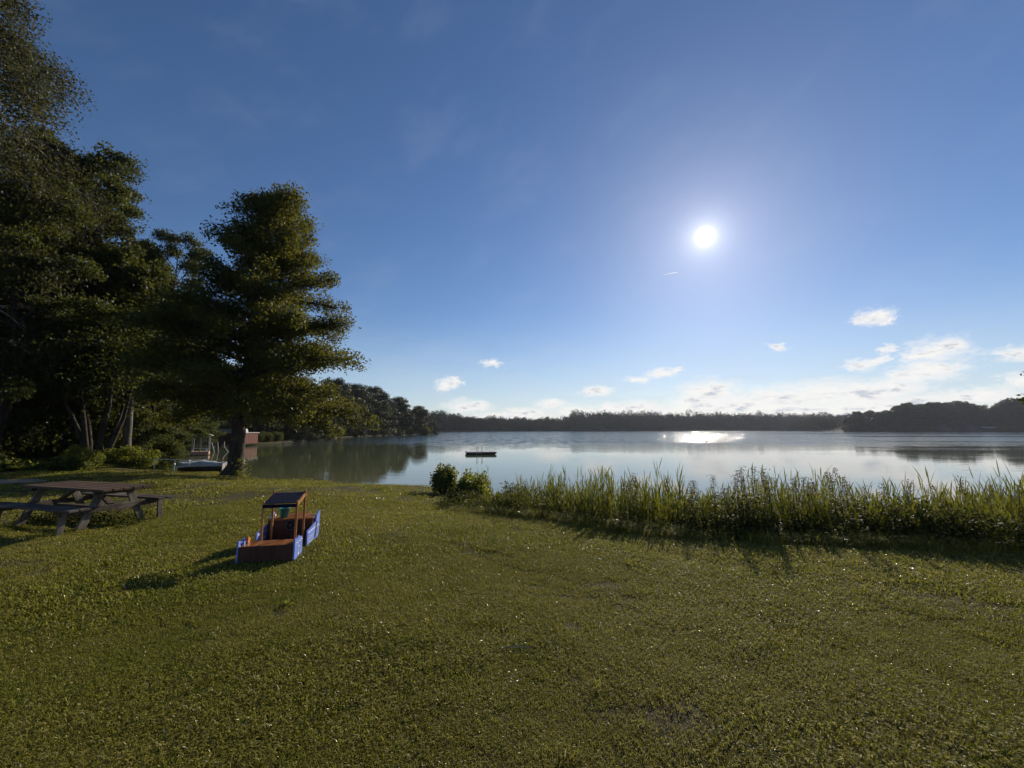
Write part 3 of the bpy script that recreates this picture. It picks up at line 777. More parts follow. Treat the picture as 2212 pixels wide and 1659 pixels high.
# overhanging young trees left of the kiosk
place_tree('young_tree', T_D, (-44.0, 53.0, gz(-44.0, 53.0)-.1), .4, 1.25, label='young leafy tree hanging over the water behind the small jetty kiosk', cat='tree', group='young trees on the cove shore')
place_tree('young_tree', T_D, tl(330, 0, 31.0), 2.4, .72, label='young leafy tree behind the white railing', cat='tree', group='young trees on the cove shore')
place_shrub('mound_bush', S_B, (-20.4, 21.2, gz(-20.4, 21.2)-.1), .3, (1.1, .7, .72), label='bright green bush on the grassy mound behind the white railing', cat='shrub')
place_shrub('mound_bush', S_B, (-22.8, 21.4, gz(-22.8, 21.4)-.1), 1.9, (1.0, .7, .5), label='low green bush left of the one behind the railing', cat='shrub')
place_shrub('edge_bush', S_B, tl(182, 0, 19.2), 2.9, (.55, .55, .75), label='small upright yellow-green bush at the end of the low leafy plants', cat='shrub')
# broad-leaved plants carpeting the wood's edge
rg = np.random.default_rng(8); n = 9000
t_ = rg.random(n); px_ = -60+t_*260; Yb = 17.4+rg.random(n)**.7*3.2+t_*1.2
Xb = (px_-1106)/864*Yb/1.0
Zb = ground_z(Xb, Yb)+.04+rg.random(n)*.38*(.5+.5*np.sin(Xb*2.1)*np.cos(Yb*1.7)+.3)
Vq, Fq = leaf_quads(np.stack([Xb, Yb, Zb], 1), np.full(n, .24), rg, 1.5, .85)
link('leafy_ground_cover', np_mesh('leafy_ground_cover', Vq, Fq, 'shrub_leaves', rg.random(n)*.6), kind='stuff', label='low broad-leaved plants along the foot of the wood', cat='plants')

# trees along the far side of the cove
F_A = tree_meshes('shore_tree', 51, 16, 6.0, 1.0, 34, oval, 26000, .38, .3, 'far_leaves', 'bark', e0=-5, e1=60, flatk=.6, sig=.8, sub=5, twig=False)
F_B = tree_meshes('shore_tree', 52, 13, 6.4, .6, 30, dome, 25000, .38, .3, 'far_leaves', 'bark', e0=-10, e1=60, flatk=.6, sig=.8, sub=5, twig=False)
for me in (F_A[1], F_B[1]): pass
spots = [(-54,74,.62,0),(-50,80,.55,1),(-47,88,.50,0),(-52,90,.62,1),(-46,95,.5,1),(-58,84,.85,0),(-51,102,.6,0),(-62,98,.95,1),(-56,112,.8,1),(-60,120,.9,0),
         (-61,128,.72,1),(-66,112,1.1,0),(-58,137,.80,0),(-57,146,.9,1),(-63,142,1.15,0),(-58,153,1.02,0),(-56,162,.95,1),(-63,160,1.15,0),(-56,171,1.0,0),
         (-56,181,.95,1),(-62,178,1.2,0),(-54,190,1.0,0),(-52,198,.85,1),(-46,206,.72,0),(-41,210,.50,1),(-58,205,1.0,1),(-50,216,.85,0),(-72,190,1.2,1),(-80,150,1.2,0),(-78,120,1.2,0)]
for i, (x, y, sc, k) in enumerate(spots):
    front = i % 1 == 0
    place_tree('shore_tree', F_B if k else F_A, (x, y, gz(x, y)-.1), i*1.7, (sc, sc, sc*(.98 if y < 140 else 1.0)),
               label='dark leafy tree in the row along the far side of the cove', cat='tree', group='trees along the far side of the cove')
# low bushes over the water's edge, cove side
rgs = random.Random(9)
for i, (x, y) in enumerate([tuple(at_z(a, b, 0)[:2]) for a, b in [(556,960),(578,959),(603,957.5),(628,955),(655,953),(683,951.5),(705,949.5),(735,945.5),(775,943.3),(812,941.6),(848,940.2),(890,939.2),(925,938.8)]]):
    s = .9 if y < 100 else 1.5
    place_shrub('shore_bush', S_A if y < 100 else S_B, (x-1.4, y+1.0, .05), i*2.1, (s, s, s*(.75 if y < 100 else 1.6)), label='bush overhanging the water along the far side of the cove', cat='shrub', group='bushes on the far side of the cove')
# bare dead tree on the tip of the headland
dt = MB(); p = at_z(921, 938.5, 0); r2 = random.Random(12)
dt.tube([(0,0,-.3),(.1,0,5),(-.1,.1,10),(.15,0,14.3)], [.22,.17,.11,.02], 6)
for k in range(16):
    z = 7.5+k*.42; a = k*2.4; L = r2.uniform(.8, 2.2)*(1-.04*k)
    dt.tube([(0,0,z),(math.cos(a)*L*.6,math.sin(a)*L*.6,z+L*.35),(math.cos(a)*L,math.sin(a)*L,z+L*.9)],[.06,.04,.012],4)
o = empty('dead_tree', (p.x-2.0, p.y+3, .1), 0, label='bare dead tree standing up from the tip of the wooded headland', cat='tree'); dt.build('trunk', 'grey_bark', o)

# far wood across the lake, one mass
rg = np.random.default_rng(77)
line = np.array([(-190,455),(-140,445),(-105,452),(-66,492),(-16,552),(60,598),(150,612),(300,672),(470,712),(640,740),(900,760)], float)
seg = np.linalg.norm(np.diff(line, axis=0), axis=1); cum = np.concatenate([[0], np.cumsum(seg)]); tot = cum[-1]
PV = []; TT = []; SS = []
line2 = np.array([(424,540),(438,600),(455,660),(480,705)], float)
seg2 = np.linalg.norm(np.diff(line2, axis=0), axis=1); cum2 = np.concatenate([[0], np.cumsum(seg2)])
for row in range(9):
    s = 0.0
    if row > 6: line, cum, tot = line2, cum2, cum2[-1]
    while s < tot:
        x = np.interp(s, cum, line[:, 0]); y = np.interp(s, cum, line[:, 1])
        x += rg.normal()*2+(row-7)*8*(row > 6); y += (row*9 if row < 7 else 0)+rg.normal()*2
        azd = math.degrees(math.atan2(x, y))
        Ht = 16.5 if azd < -7 else (15 if azd < 8 else 20)
        Ht = Ht*rg.uniform(.8, 1.12)+min(row, 6)*(1.5 if azd > 7 else .8)
        if row > 6: Ht -= 17
        if azd > 9: Ht += 3.0
        if azd < -7.5: Ht += 2.5
        if azd > 27: Ht += 1
        conif = rg.random() < (.05 if azd > 9 else .03); w = rg.uniform(4.2, 8.0)*(.6 if conif else 1); Ht *= 1+.10*math.sin(s*.045+row)+.06*math.sin(s*.13)
        n = 320
        u = unit(rg.normal(size=(n, 3)))*rg.random((n, 1))**.2
        u[:, 2] = u[:, 2]*.5+.5
        if conif: wr = (1.15-u[:, 2:3])
        else: wr = 1.0
        P = np.concatenate([u[:, :2]*w*wr, u[:, 2:3]*Ht], 1)+np.array([x, y, .2])
        PV.append(P); TT.append(np.clip(rg.random()*.6+rg.random(n)*.4, 0, 1)); SS.append(np.full(n, 1.5))
        s += w*.95
P = np.concatenate(PV); Vq, Fq = leaf_quads(P, np.concatenate(SS), rg, .5, .75)
link('far_wood', np_mesh('far_wood', Vq, Fq, 'wood_leaves', np.concatenate(TT)), kind='stuff', label='dark wooded shore across the whole far side of the lake', cat='wood')

# headland on the right with its own trees and cottages
H_A = tree_meshes('headland_tree', 61, 24, 10, 1.0, 34, dome, 22000, .85, .5, 'far_leaves', 'bark', e0=-5, e1=60, flatk=.6, sig=1.3, sub=5, twig=False)
H_B = tree_meshes('headland_tree', 62, 20, 9, 1.0, 30, oval, 20000, .85, .5, 'far_leaves', 'bark', e0=-5, e1=60, flatk=.6, sig=1.3, sub=5, twig=False)
hl = [(1836,13.5,0),(1856,17,1),(1882,19,0),(1905,16.5,1),(1925,19,0),(1945,22,1),(1965,26,0),(1985,23,1),(2005,26,0),(2022,25,1),(2042,27,0),(2060,28,0),(2082,26,1),(2100,26,0),(2120,23,1),(2142,21,0),(2162,22,1),(2182,28,0),(2202,30,0),(2225,29,1),(2250,30,0),(2290,30,1)]
for i, (px, h, k) in enumerate(hl):
    hide = px in (2042, 2100)
    Y = 437+(i % 3)*9+(14 if 2015 < px < 2150 else 0)
    p = at_y(px, 927, Y); b = H_A if k == 0 else H_B; s = h/(24 if k == 0 else 20)*1.06
    place_tree('headland_tree', b, (p.x, Y, gz(p.x, Y)-.4), i*2.2, (s*1.0, s*1.0, s), label='rounded dark tree on the headland across the lake at the right', cat='tree', group='trees on the right-hand headland')
for i, px in enumerate(range(1826, 2300, 14)):
    if 2020 < px < 2145: continue
    Y = 427+(i % 2)*4; p = at_y(px, 927, Y)
    place_shrub('headland_bush', S_A, (p.x, Y, .1), i*1.1, (2.6, 2.6, 2.0+.5*math.sin(i*1.9)), label='bush at the waterline of the right-hand headland', cat='shrub', group='bushes at the waterline of the right-hand headland')
def cottage(px, w, h, lab):
    Y = 432; p = at_y(px, 927, Y)
    o = empty('thatched_cottage', (p.x, Y, .5), R(-47), label=lab, cat='cottage', group='thatched cottages on the right-hand headland')
    MB().box((0, 0, 1.7), (w*.86, 11, 3.4)).build('wall', 'render_wall', o)
    MB().prism([(-w*.43, 3.4), (w*.43, 3.4), (0, h-.5)], 10.8).build('gable', 'render_wall', o)
    rf = MB()
    for sgn in (-1, 1):
        rf.prism([(sgn*w*.52, 2.5), (sgn*w*.52, 3.1), (0, h+.35), (0, h-.25)] if sgn > 0 else [(0, h-.26), (0, h+.34), (sgn*w*.52, 3.1), (sgn*w*.52, 2.5)], 12.4)
    rf.build('roof', 'thatch', o)
    for (x, z, a, b) in [(-2.6, 1.8, 1.6, 1.4), (0, 1.8, 1.6, 1.6), (2.6, 1.8, 1.6, 1.4), (-.9, 5.0, 1.1, 1.1), (.9, 5.0, 1.1, 1.1)]:
        f = MB().box((x, -5.55, z), (a, .12, b)).build('window', 'grey_window', o)
        MB().box((x, -5.63, z), (a*.8, .06, b*.8)).build('pane', 'glass_dark', f)
    return o
cottage(2042, 15, 9.0, 'left of the two thatched cottages on the right-hand headland')
cottage(2096, 17, 9.4, 'right of the two thatched cottages, with paler windows, on the headland')
p = at_y(2130, 927, 432); o = empty('lakeside_shed', (p.x, 432, .4), R(-45), label='long low shed right of the thatched cottages on the headland', cat='shed')
MB().box((0, 0, 1.6), (13, 5, 3.2)).build('wall', 'render_wall', o); MB().prism([(-7, 3.2), (7, 3.2), (6.6, 5.0), (-6.6, 5.0)], 5.6).build('roof', 'roof_sheet', o)

# ------------------------------------------------------------------ tree at the right edge, only its twigs in view
T_E = T_D
place_tree('right_edge_tree', T_E, (22.55, 13.0, gz(22.55, 13)), 1.0, 1.06, label='tree whose leafy twigs reach in at the right edge of the photo', cat='tree')

# ------------------------------------------------------------------ boathouse, kiosk, poles, boats
o = empty('boathouse', (-46.9, 65.5, 0), R(8), label='dark red wooden boathouse with grey roof standing in the water behind the alder', cat='boathouse')
bw = MB().box((0, 0, 1.2), (8.2, 4.6, 1.7)); bw.build('wall', 'dark_red_board', o)
b2 = MB()
for k in range(9): b2.box((4.14, -2.1+k*.525, 1.2), (.08, .45, 1.7))
b2.build('end_wall', 'barn_red_board', o, label='sunlit red boarded end wall')
MB().prism([(-4.4, 2.07), (4.35, 2.07), (4.3, 2.15), (-4.4, 2.15)], 5.0).build('eaves', 'pale_board', o)
MB().prism([(-4.4, 2.155), (2.6, 2.155), (2.4, 2.75), (-4.4, 2.75)], 4.9).build('roof', 'roof_sheet', o)
MB().box((3.9, -2.36, .32), (1.2, .1, .10)).build('fender_board', 'white_paint', o)
for k in range(6): MB().box((-3.9+k*1.56, -2.15, .1), (.22, .22, 1.0)).build('pile', 'dark_red_board', o)

p = at_z(426, 984, 0)
o = empty('jetty_kiosk', (p.x, p.y+.4, 0), R(32), label='small gabled wooden jetty kiosk on a pinkish base at the shady end of the cove', cat='kiosk')
MB().box((0, 0, .22), (1.5, 1.2, .34), bev=.03).build('base', 'pink_stone', o)
for sx in (-.68, 0.0, .68):
    MB().box((sx, -.52, 1.2), (.10, .10, 1.62)).build('post', 'pale_board', o)
for sx in (-.68, .68): MB().box((sx, .5, 1.2), (.10, .10, 1.62)).build('post', 'pale_board', o)
MB().box((0, -.46, 1.94), (1.5, .08, .10)).build('rail', 'white_paint', o)
MB().box((0, -.6, .72), (1.3, .06, .07)).build('rail', 'white_paint', o)
sl = MB()
for k in range(9): sl.box((-.58+k*.145, -.49, 1.25), (.085, .03, 1.3))
sl.build('slat_panel', 'weathered_wood_upright', o)
rf = MB()
for sgn in (-1, 1): rf.bar((0, sgn*.0, 2.42), (sgn*.95, 0, 2.02), 1.5, .05)
rf.build('roof', 'pale_board', o)

p = at_z(459, 977, 0)
for k, (dx_, lean_) in enumerate([(-.55, .18), (-.12, .28), (.32, .12)]):
    m_ = MB().tube([(lean_, 0, -.4), (0, 0, .5), (-lean_*.8, 0, 1.15)], [.06, .055, .05], 8)
    t = m_.build('mooring_post', 'pale_board', None, label=['leftmost','middle','rightmost'][k]+' of the three leaning mooring posts in the cove by the kiosk', cat='post', group='mooring posts in the cove'); t.location = (p.x+dx_, p.y+.2*k, 0)
a = at_z(492, 976.5, 0); MBp = MB().tube([(0, 0, .0), (-.9, .6, .62), (-1.0, .7, 1.2)], [.05, .05, .045], 8).tube([(0, 0, .1), (.15, .1, -.25)], .045, 6).tube([(-.08, .05, .12), (-.25, .0, -.2)], .045, 6)
t = MBp.build('leaning_pole', 'pale_board', None, label='slanting pole with a forked foot rising out of the cove water', cat='pole'); t.location = (a.x, a.y, 0)
a = at_z(446, 975, 0); t = MB().lathe([(.02, -.1), (.16, -.05), (.2, .1), (.14, .28), (.05, .36), (.01, .38)], 14).build('mooring_buoy', 'white_paint', None, True, label='small white buoy floating beside the kiosk', cat='buoy'); t.location = (a.x, a.y, 0)

def hull(L, W, Hh, name, m_, parent):
    """open rowing-boat hull along X, double-skinned"""
    n, k = 15, 9
    def pt(i, j, off):
        s = i/(n-1); w = W*.5*math.sin(PI*min(.5, (.12+s*.88)*.55))*(1 if s < .7 else max(0.0,math.cos((s-.7)/.3*PI/2))**.7)
        w = max(.02, w-off); a = (j/(k-1)-.5)*PI
        sheer = Hh*(1+.35*(s-.4)**2*4*.5)
        y = w*math.sin(a)**1 if True else 0
        z = sheer*(1-max(0.0, math.cos(a))**.8)
        return Vector((s*L-L/2, y, z+off*.8*(math.cos(a))-.12))
    m = MB(); G = []
    for off in (0, .04):
        G.append([[m.bm.verts.new(pt(i, j, off)) for j in range(k)] for i in range(n)])
    for g in G:
        for i in range(n-1):
            for j in range(k-1): m.bm.faces.new((g[i][j], g[i+1][j], g[i+1][j+1], g[i][j+1]))
    for i in range(n-1):
        for j in (0, k-1): m.bm.faces.new((G[0][i][j], G[0][i+1][j], G[1][i+1][j], G[1][i][j]))
    for e in (0, n-1):
        for j in range(k-1): m.bm.faces.new((G[0][e][j], G[0][e][j+1], G[1][e][j+1], G[1][e][j]))
    m.bm.faces.new([G[0][0][j] for j in range(k)])
    return m.build(name, m_, parent, True)
pb = at_z(436, 1018.5, 0)
o = empty('covered_boat', (pb.x, pb.y, 0), R(181), label='moored rowing boat under a grey tarpaulin between railing and alder', cat='boat')
hull(3.1, 1.25, .46, 'hull', 'hull_dark', o)
tp_ = MB(); n_, k_ = 16, 7; g = []
for i in range(n_):
    s = i/(n_-1); row = []
    w = .66*math.sin(PI*min(.5, (.14+s*.86)*.55))*(1 if s < .7 else max(0.0,math.cos((s-.7)/.3*PI/2))**.7)+.04
    ridge = .60+.13*max(0, 1-abs(s-.48)/.3)+.02*math.sin(i*1.9)
    for j in range(k_):
        c = j/(k_-1)*2-1
        row.append(tp_.bm.verts.new((s*3.2-1.6, c*w, ridge-(abs(c)**1.4)*(ridge-.36)+.012*math.sin(i*2.3+j*1.7))))
    g.append(row)
for i in range(n_-1):
    for j in range(k_-1): tp_.bm.faces.new((g[i][j], g[i+1][j], g[i+1][j+1], g[i][j+1]))
t = tp_.build('tarpaulin', 'tarpaulin', o, True); sm = t.modifiers.new('thickness', 'SOLIDIFY'); sm.thickness = .012
MB().box((-1.56, 0, .30), (.05, .9, .5)).build('transom', 'pale_board', o)
MB().box((-1.15, -.56, .66), (.85, .05, .05)).build('gunwale', 'barn_red_board', o)
pb2 = at_z(400, 1003, 0)
o = empty('white_boat', (pb2.x, pb2.y+.4, 0), R(200), label='small white rowing boat half hidden behind the bush and railing', cat='boat')
hull(2.4, 1.0, .40, 'hull', 'hull_white', o); MB().box((.1, 0, .25), (.22, .84, .03)).build('seat', 'pale_board', o)

# white tube railing
o = empty('white_railing', (0, 0, 0), 0, label='white tubular handrail on two posts at the water steps', cat='railing')
def P_(x, y, Y): return at_y(x, y, Y)
g1 = at_y(331.5, 1021, 19.2); g1.z = gz(g1.x, g1.y)
Yr = 19.2
A = at_y(331.5, 1022, Yr); B = at_y(335, 991.5, Yr); Bx = B
C_ = at_y(410, 994, Yr+.6); D_ = at_y(408, 1007.5, Yr+.6); E_ = at_y(377, 1009.5, Yr+.3)
A.z = gz(A.x, A.y)-.15
def rnd(a, b, c, r=.07):
    d1 = (a-b).normalized(); d2 = (c-b).normalized()
    return [b+d1*r, b+(d1+d2)*r*.3, b+d2*r]
MB().tube([A]+rnd(A, B, C_)+rnd(B, C_, D_)+rnd(C_, D_, E_)+[E_], .022, 8).build('rail', 'galvanised', o, True)
F0 = at_y(378, 994, Yr+.3); F1 = F0.copy(); F1.z = gz(F1.x, F1.y)-.15
MB().tube([F1, F0], .022, 8).build('post', 'galvanised', o, True)

# swimming raft
p1 = at_z(1001, 984, 0); 
rc = at_z(1036, 982, 0)
o = empty('swimming_raft', (rc.x, rc.y+1.2, 0), R(9), label='square wooden swimming raft with steel ladder floating on the lake', cat='raft')
dk = MB()
for k in range(14): dk.box((0, -1.35+k*.208, .27), (3.25, .19, .03), bev=.004)
dk.build('deck', 'deck_board', o)
fr = MB().box((0, -1.4, .165), (3.2, .07, .17)).box((0, 1.4, .165), (3.2, .07, .17)).box((-1.56, 0, .165), (.07, 2.72, .17)).box((1.56, 0, .165), (.07, 2.72, .17))
fr.build('frame', 'hull_dark', o)
for sy in (-1, 1): MB().box((0, sy*.85, -.02), (3.0, .7, .26), bev=.06).build('float', 'dark_paint', o)
for k, sx in enumerate((-.52, -.02)):
    MB().tube([(sx, -1.52, -.6), (sx, -1.5, .3), (sx+.02, -1.44, .92), (sx+.07, -1.3, 1.06), (sx+.13, -1.15, .92), (sx+.22, -.95, .28)], .022, 8).build('ladder_rail', 'steel', o, True)
MB().tube([(-.52, -1.52, .2), (-.02, -1.52, .2)], .018, 6).tube([(-.52, -1.52, -.1), (-.02, -1.52, -.1)], .018, 6).build('ladder_rung', 'steel', o)

# duck far out on the glitter
p = at_z(1526, 954.5, 0)
dk = MB(); dk.tube([(-.30,0,.12),(-.22,0,.10),(-.08,0,.09),(.08,0,.09),(.18,0,.13),(.21,0,.24),(.25,0,.30),(.31,0,.29),(.38,0,.27)], [.01,.06,.10,.10,.07,.04,.05,.035,.012], 10)
t = dk.build('duck', 'duck_brown', None, True, label='lone duck swimming at the lower edge of the sun glitter', cat='duck'); t.location = p; t.rotation_euler = (0, 0, PI)

# driftwood on the cove shore
for k, (px, py, L, rz) in enumerate([(690, 952.5, 3.2, .3), (655, 954.5, 2.6, -.2), (622, 957.5, 3.0, .5)]):
    p = at_z(px, py, 0)
    t = MB().tube([(-L/2,0,.15),(0,.1,.3),(L/2,0,.12)], [.09,.07,.03], 6).tube([(0,.1,.3),(L*.2,.05,.8)], [.05,.02], 5).build('fallen_branch', 'stick_wood', None,
        label=['pale fallen branch','second fallen branch','nearest fallen branch'][k]+' on the cove shore, '+['furthest along','between the other two','just right of the boathouse'][k], cat='branch', group='fallen branches on the cove shore')
    t.location = (p.x, p.y-.5, 0); t.rotation_euler = (0, 0, rz)

# ------------------------------------------------------------------ picnic table
def picnic():
    c = (-8.62, 8.28); zg = gz(*c)
    o = empty('picnic_table', (c[0], c[1], zg), math.atan2(-.27, .96), label='weathered wooden picnic table with two attached benches on the lawn', cat='picnic table')
    rnd_ = random.Random(3)
    tp = MB()
    for k in range(5): tp.box((rnd_.uniform(-.01, .01), -.32+k*.16, .735), (2.42, .145, .045), bev=.006)
    tp.build('tabletop', 'red_brown_wood', o)
    for sy in (-1, 1):
        b = MB()
        for k in range(2): b.box((0, sy*(.70+(k-.5)*.155), .445), (2.42, .14, .04), bev=.006)
        b.build('bench', 'weathered_wood', o)
    for sx in (-1, 1):
        x = sx*.86
        for sy in (-1, 1):
            MB().bar((x, sy*.22, .70), (x, sy*.52, -.04), .045, .12, .005, up=(0, sy, 0)).build('leg', 'weathered_wood_upright', o)
            MB().bar((x+sx*.06, sy*.76, .42), (x+sx*.06, sy*.80, -.04), .045, .085, .004, up=(0, 1, 0)).build('bench_leg', 'weathered_wood_upright', o)
        MB().box((x+sx*.055, 0, .38), (.045, 1.66, .10), bev=.004).build('seat_beam', 'weathered_wood', o)
        MB().box((x+sx*.055, 0, .68), (.045, .74, .075), bev=.004).build('top_beam', 'weathered_wood', o)
        MB().bar((x-sx*.03, 0, .38), (x-sx*.62, 0, .70), .09, .04, .004).build('brace', 'weathered_wood', o)
    MB().box((0, 0, .34), (1.7, .10, .05), bev=.004).build('stretcher', 'weathered_wood', o)
picnic()

# ------------------------------------------------------------------ wooden play ship
SO = Vector((-3.455, 5.855)); e1 = Vector((-.978, -.207)); e2 = Vector((-.207, .978))
zs = gz(-3.6, 6.4)-.01
ship = empty('play_ship', (SO.x, SO.y, zs), math.atan2(e2.y, e2.x), label='small wooden play ship with blue side panels and dark canopy on the lawn', cat='play ship')
W2 = .36          # local x runs towards the bow, local y to the left
MB().box((.0, 0, .125), (.03, .70, .25), bev=.004).build('stern_board', 'dark_red_board', ship)
MB().prism([(0.0, .25), (.30, .25), (.30, .225), (0.0, .225)], .66).build('stern_seat', 'varnished_wood', ship)
MB().box((.30, 0, .12), (.02, .64, .21)).build('seat_front', 'varnished_wood', ship)
MB().box((.55, 0, .03), (1.12, .66, .03)).build('floor', 'varnished_wood', ship)
MB().box((1.0, 0, .20), (.025, .68, .36)).build('bulkhead', 'dark_red_board', ship)
bow = MB(); 
def slab(m, poly, z0, z1):
    a = [m.bm.verts.new((x, y, z0)) for x, y in poly]; b = [m.bm.verts.new((x, y, z1)) for x, y in poly]
    m.bm.faces.new(a[::-1]); m.bm.faces.new(b)
    for i in range(len(poly)): m.bm.faces.new((a[i], a[(i+1) % len(poly)], b[(i+1) % len(poly)], b[i]))
slab(bow, [(1.0, -.345), (1.18, -.345), (1.40, -.2), (1.52, 0), (1.40, .2), (1.18, .345), (1.0, .345)], .385, .41)
bow.build('bow_deck', 'varnished_wood', ship)
for sy in (-1, 1):
    MB().bar((1.18, sy*.35, .2), (1.53, 0, .2), .022, .36).build('bow_board', 'dark_red_board', ship)
def wave_strip(M, x0, x1, z, amp, n=6, t=.010):
    m = MB()
    pts = [(x0+(x1-x0)*k/n, z+amp*(1 if k % 2 else -1)) for k in range(n+1)]
    poly = pts + [(x, zz+t) for x, zz in pts[::-1]]
    m.prism(poly, .004, M)
    return m
for sy in (-1, 1):
    Mp = Matrix.Translation((0, sy*W2, 0)); Mo = Matrix.Translation((0, sy*(W2+.0125), 0)); Mi = Matrix.Translation((0, sy*(W2-.0125), 0))
    front = MB().prism([(-.02, 0), (.34, 0), (.34, .24), (.31, .29), (.25, .28), (.17, .335), (.08, .30), (-.02, .34)], .02, Mp).build('side_panel', 'blue_paint', ship)
    rear = MB().prism([(.60, 0), (1.20, 0), (1.30, .12), (1.33, .47), (1.22, .45), (1.14, .42), (1.06, .33), (.84, .30), (.60, .28)], .02, Mp).build('side_panel', 'blue_paint', ship)
    for M in (Mo, Mi):
        wave_strip(M, .0, .32, .245, .012).build('wave_line', 'white_paint', front)
        wave_strip(M, .63, 1.25, .245, .0, 2).build('wave_line', 'white_paint', rear)
        wave_strip(M, .63, .95, .15, .016).build('wave_line', 'white_paint', rear)
        wave_strip(M, .63, .90, .09, .016).build('wave_line', 'white_paint', rear)
        m = MB()
        m.prism([(.135, .07), (.15, .07), (.165, .18), (.15, .18)], .004, M).prism([(.10, .11), (.12, .075), (.145, .062), (.17, .07), (.20, .105), (.165, .09), (.145, .082), (.125, .09)], .0042, M).prism([(.135, .172), (.185, .175), (.185, .19), (.135, .188)], .0044, M)
        m.build('anchor_emblem', 'white_paint', front)
        m = MB().prism([(1.02, .10), (1.06, .07), (1.10, .12), (1.13, .20), (1.16, .30), (1.12, .34), (1.10, .28), (1.05, .27), (1.07, .20), (1.03, .17)], .004, M)
        m.build('figure_emblem', 'dark_paint', rear)
    for (x, h) in ((.45, .785), (.86, .885)):
        MB().box((x, sy*.235, h/2), (.030, .030, h), bev=.006).build('canopy_post', 'varnished_post', ship)
    MB().bar((.45, sy*.235, .725), (.86, sy*.235, .82), .020, .055).build('canopy_rail', 'varnished_post', ship)
MB().bar((.435, -.235, .715), (.435, .235, .715), .012, .05).build('canopy_valance', 'navy_canvas', ship)
MB().bar((.44, 0, .752), (.87, 0, .850), .455, .008).build('canopy', 'navy_canvas', ship)
MB().bar((.875, -.235, .80), (.875, .235, .80), .014, .04).build('canopy_rail', 'varnished_post', ship)
wm = Matrix.Translation((.955, -.02, .315)) @ Euler((0, R(-70), 0)).to_matrix().to_4x4()
ring = [(.075+.013*math.cos(a), .013*math.sin(a)) for a in [k*2*PI/8 for k in range(8)]]
wheel = MB().lathe(ring, 24, wm, True).build('steering_wheel', 'black_plastic', ship, True)
sp = MB().lathe([(.001, .012), (.022, .012), (.026, .0), (.022, -.012), (.001, -.012)], 16, wm)
for k in range(4):
    a = k*PI/2+.4; sp.bar(wm @ Vector((0, 0, 0)), wm @ Vector((.075*math.cos(a), .075*math.sin(a), 0)), .016, .008)
sp.build('spokes', 'black_plastic', wheel)
# orange figure at the left side
st = []
for k in range(10):
    a = PI/2+k*PI/5; r_ = .085 if k % 2 == 0 else .042; st.append((.22+r_*math.cos(a), .27+r_*math.sin(a)))
MB().prism(st, .018, Matrix.Translation((0, .325, 0))).build('star_ornament', 'orange_paint', ship)
MB().box((.10, .325, .27), (.05, .012, .06)).build('side_handle', 'blue_paint', ship)
# toys left on the bow deck
def on_ship(x, y, z):
    a = math.atan2(e2.y, e2.x); return (SO.x+x*math.cos(a)-y*math.sin(a), SO.y+x*math.sin(a)+y*math.cos(a), zs+z)
bk = empty('toy_bucket', on_ship(1.12, .14, .41), .4, label='turquoise plastic toy bucket on the bow deck of the play ship', cat='bucket')
MB().lathe([(.001, .004), (.056, .004), (.080, .150), (.086, .150), (.086, .158), (.077, .158), (.053, .010), (.001, .010)], 24).build('pail', 'turquoise_plastic', bk, True)
MB().tube([(math.cos(a)*.085, .03+.0*a, .15+math.sin(a)*.03) for a in [k*PI/8 for k in range(9)]], .004, 6).build('handle', 'white_paint', bk)
cup = MB().lathe([(.001, .003), (.026, .003), (.032, .06), (.030, .06), (.024, .008), (.001, .008)], 16).build('toy_cup', 'white_paint', None, True, label='small white toy cup beside the turquoise bucket on the play ship', cat='cup'); cup.location = on_ship(1.10, .29, .41)

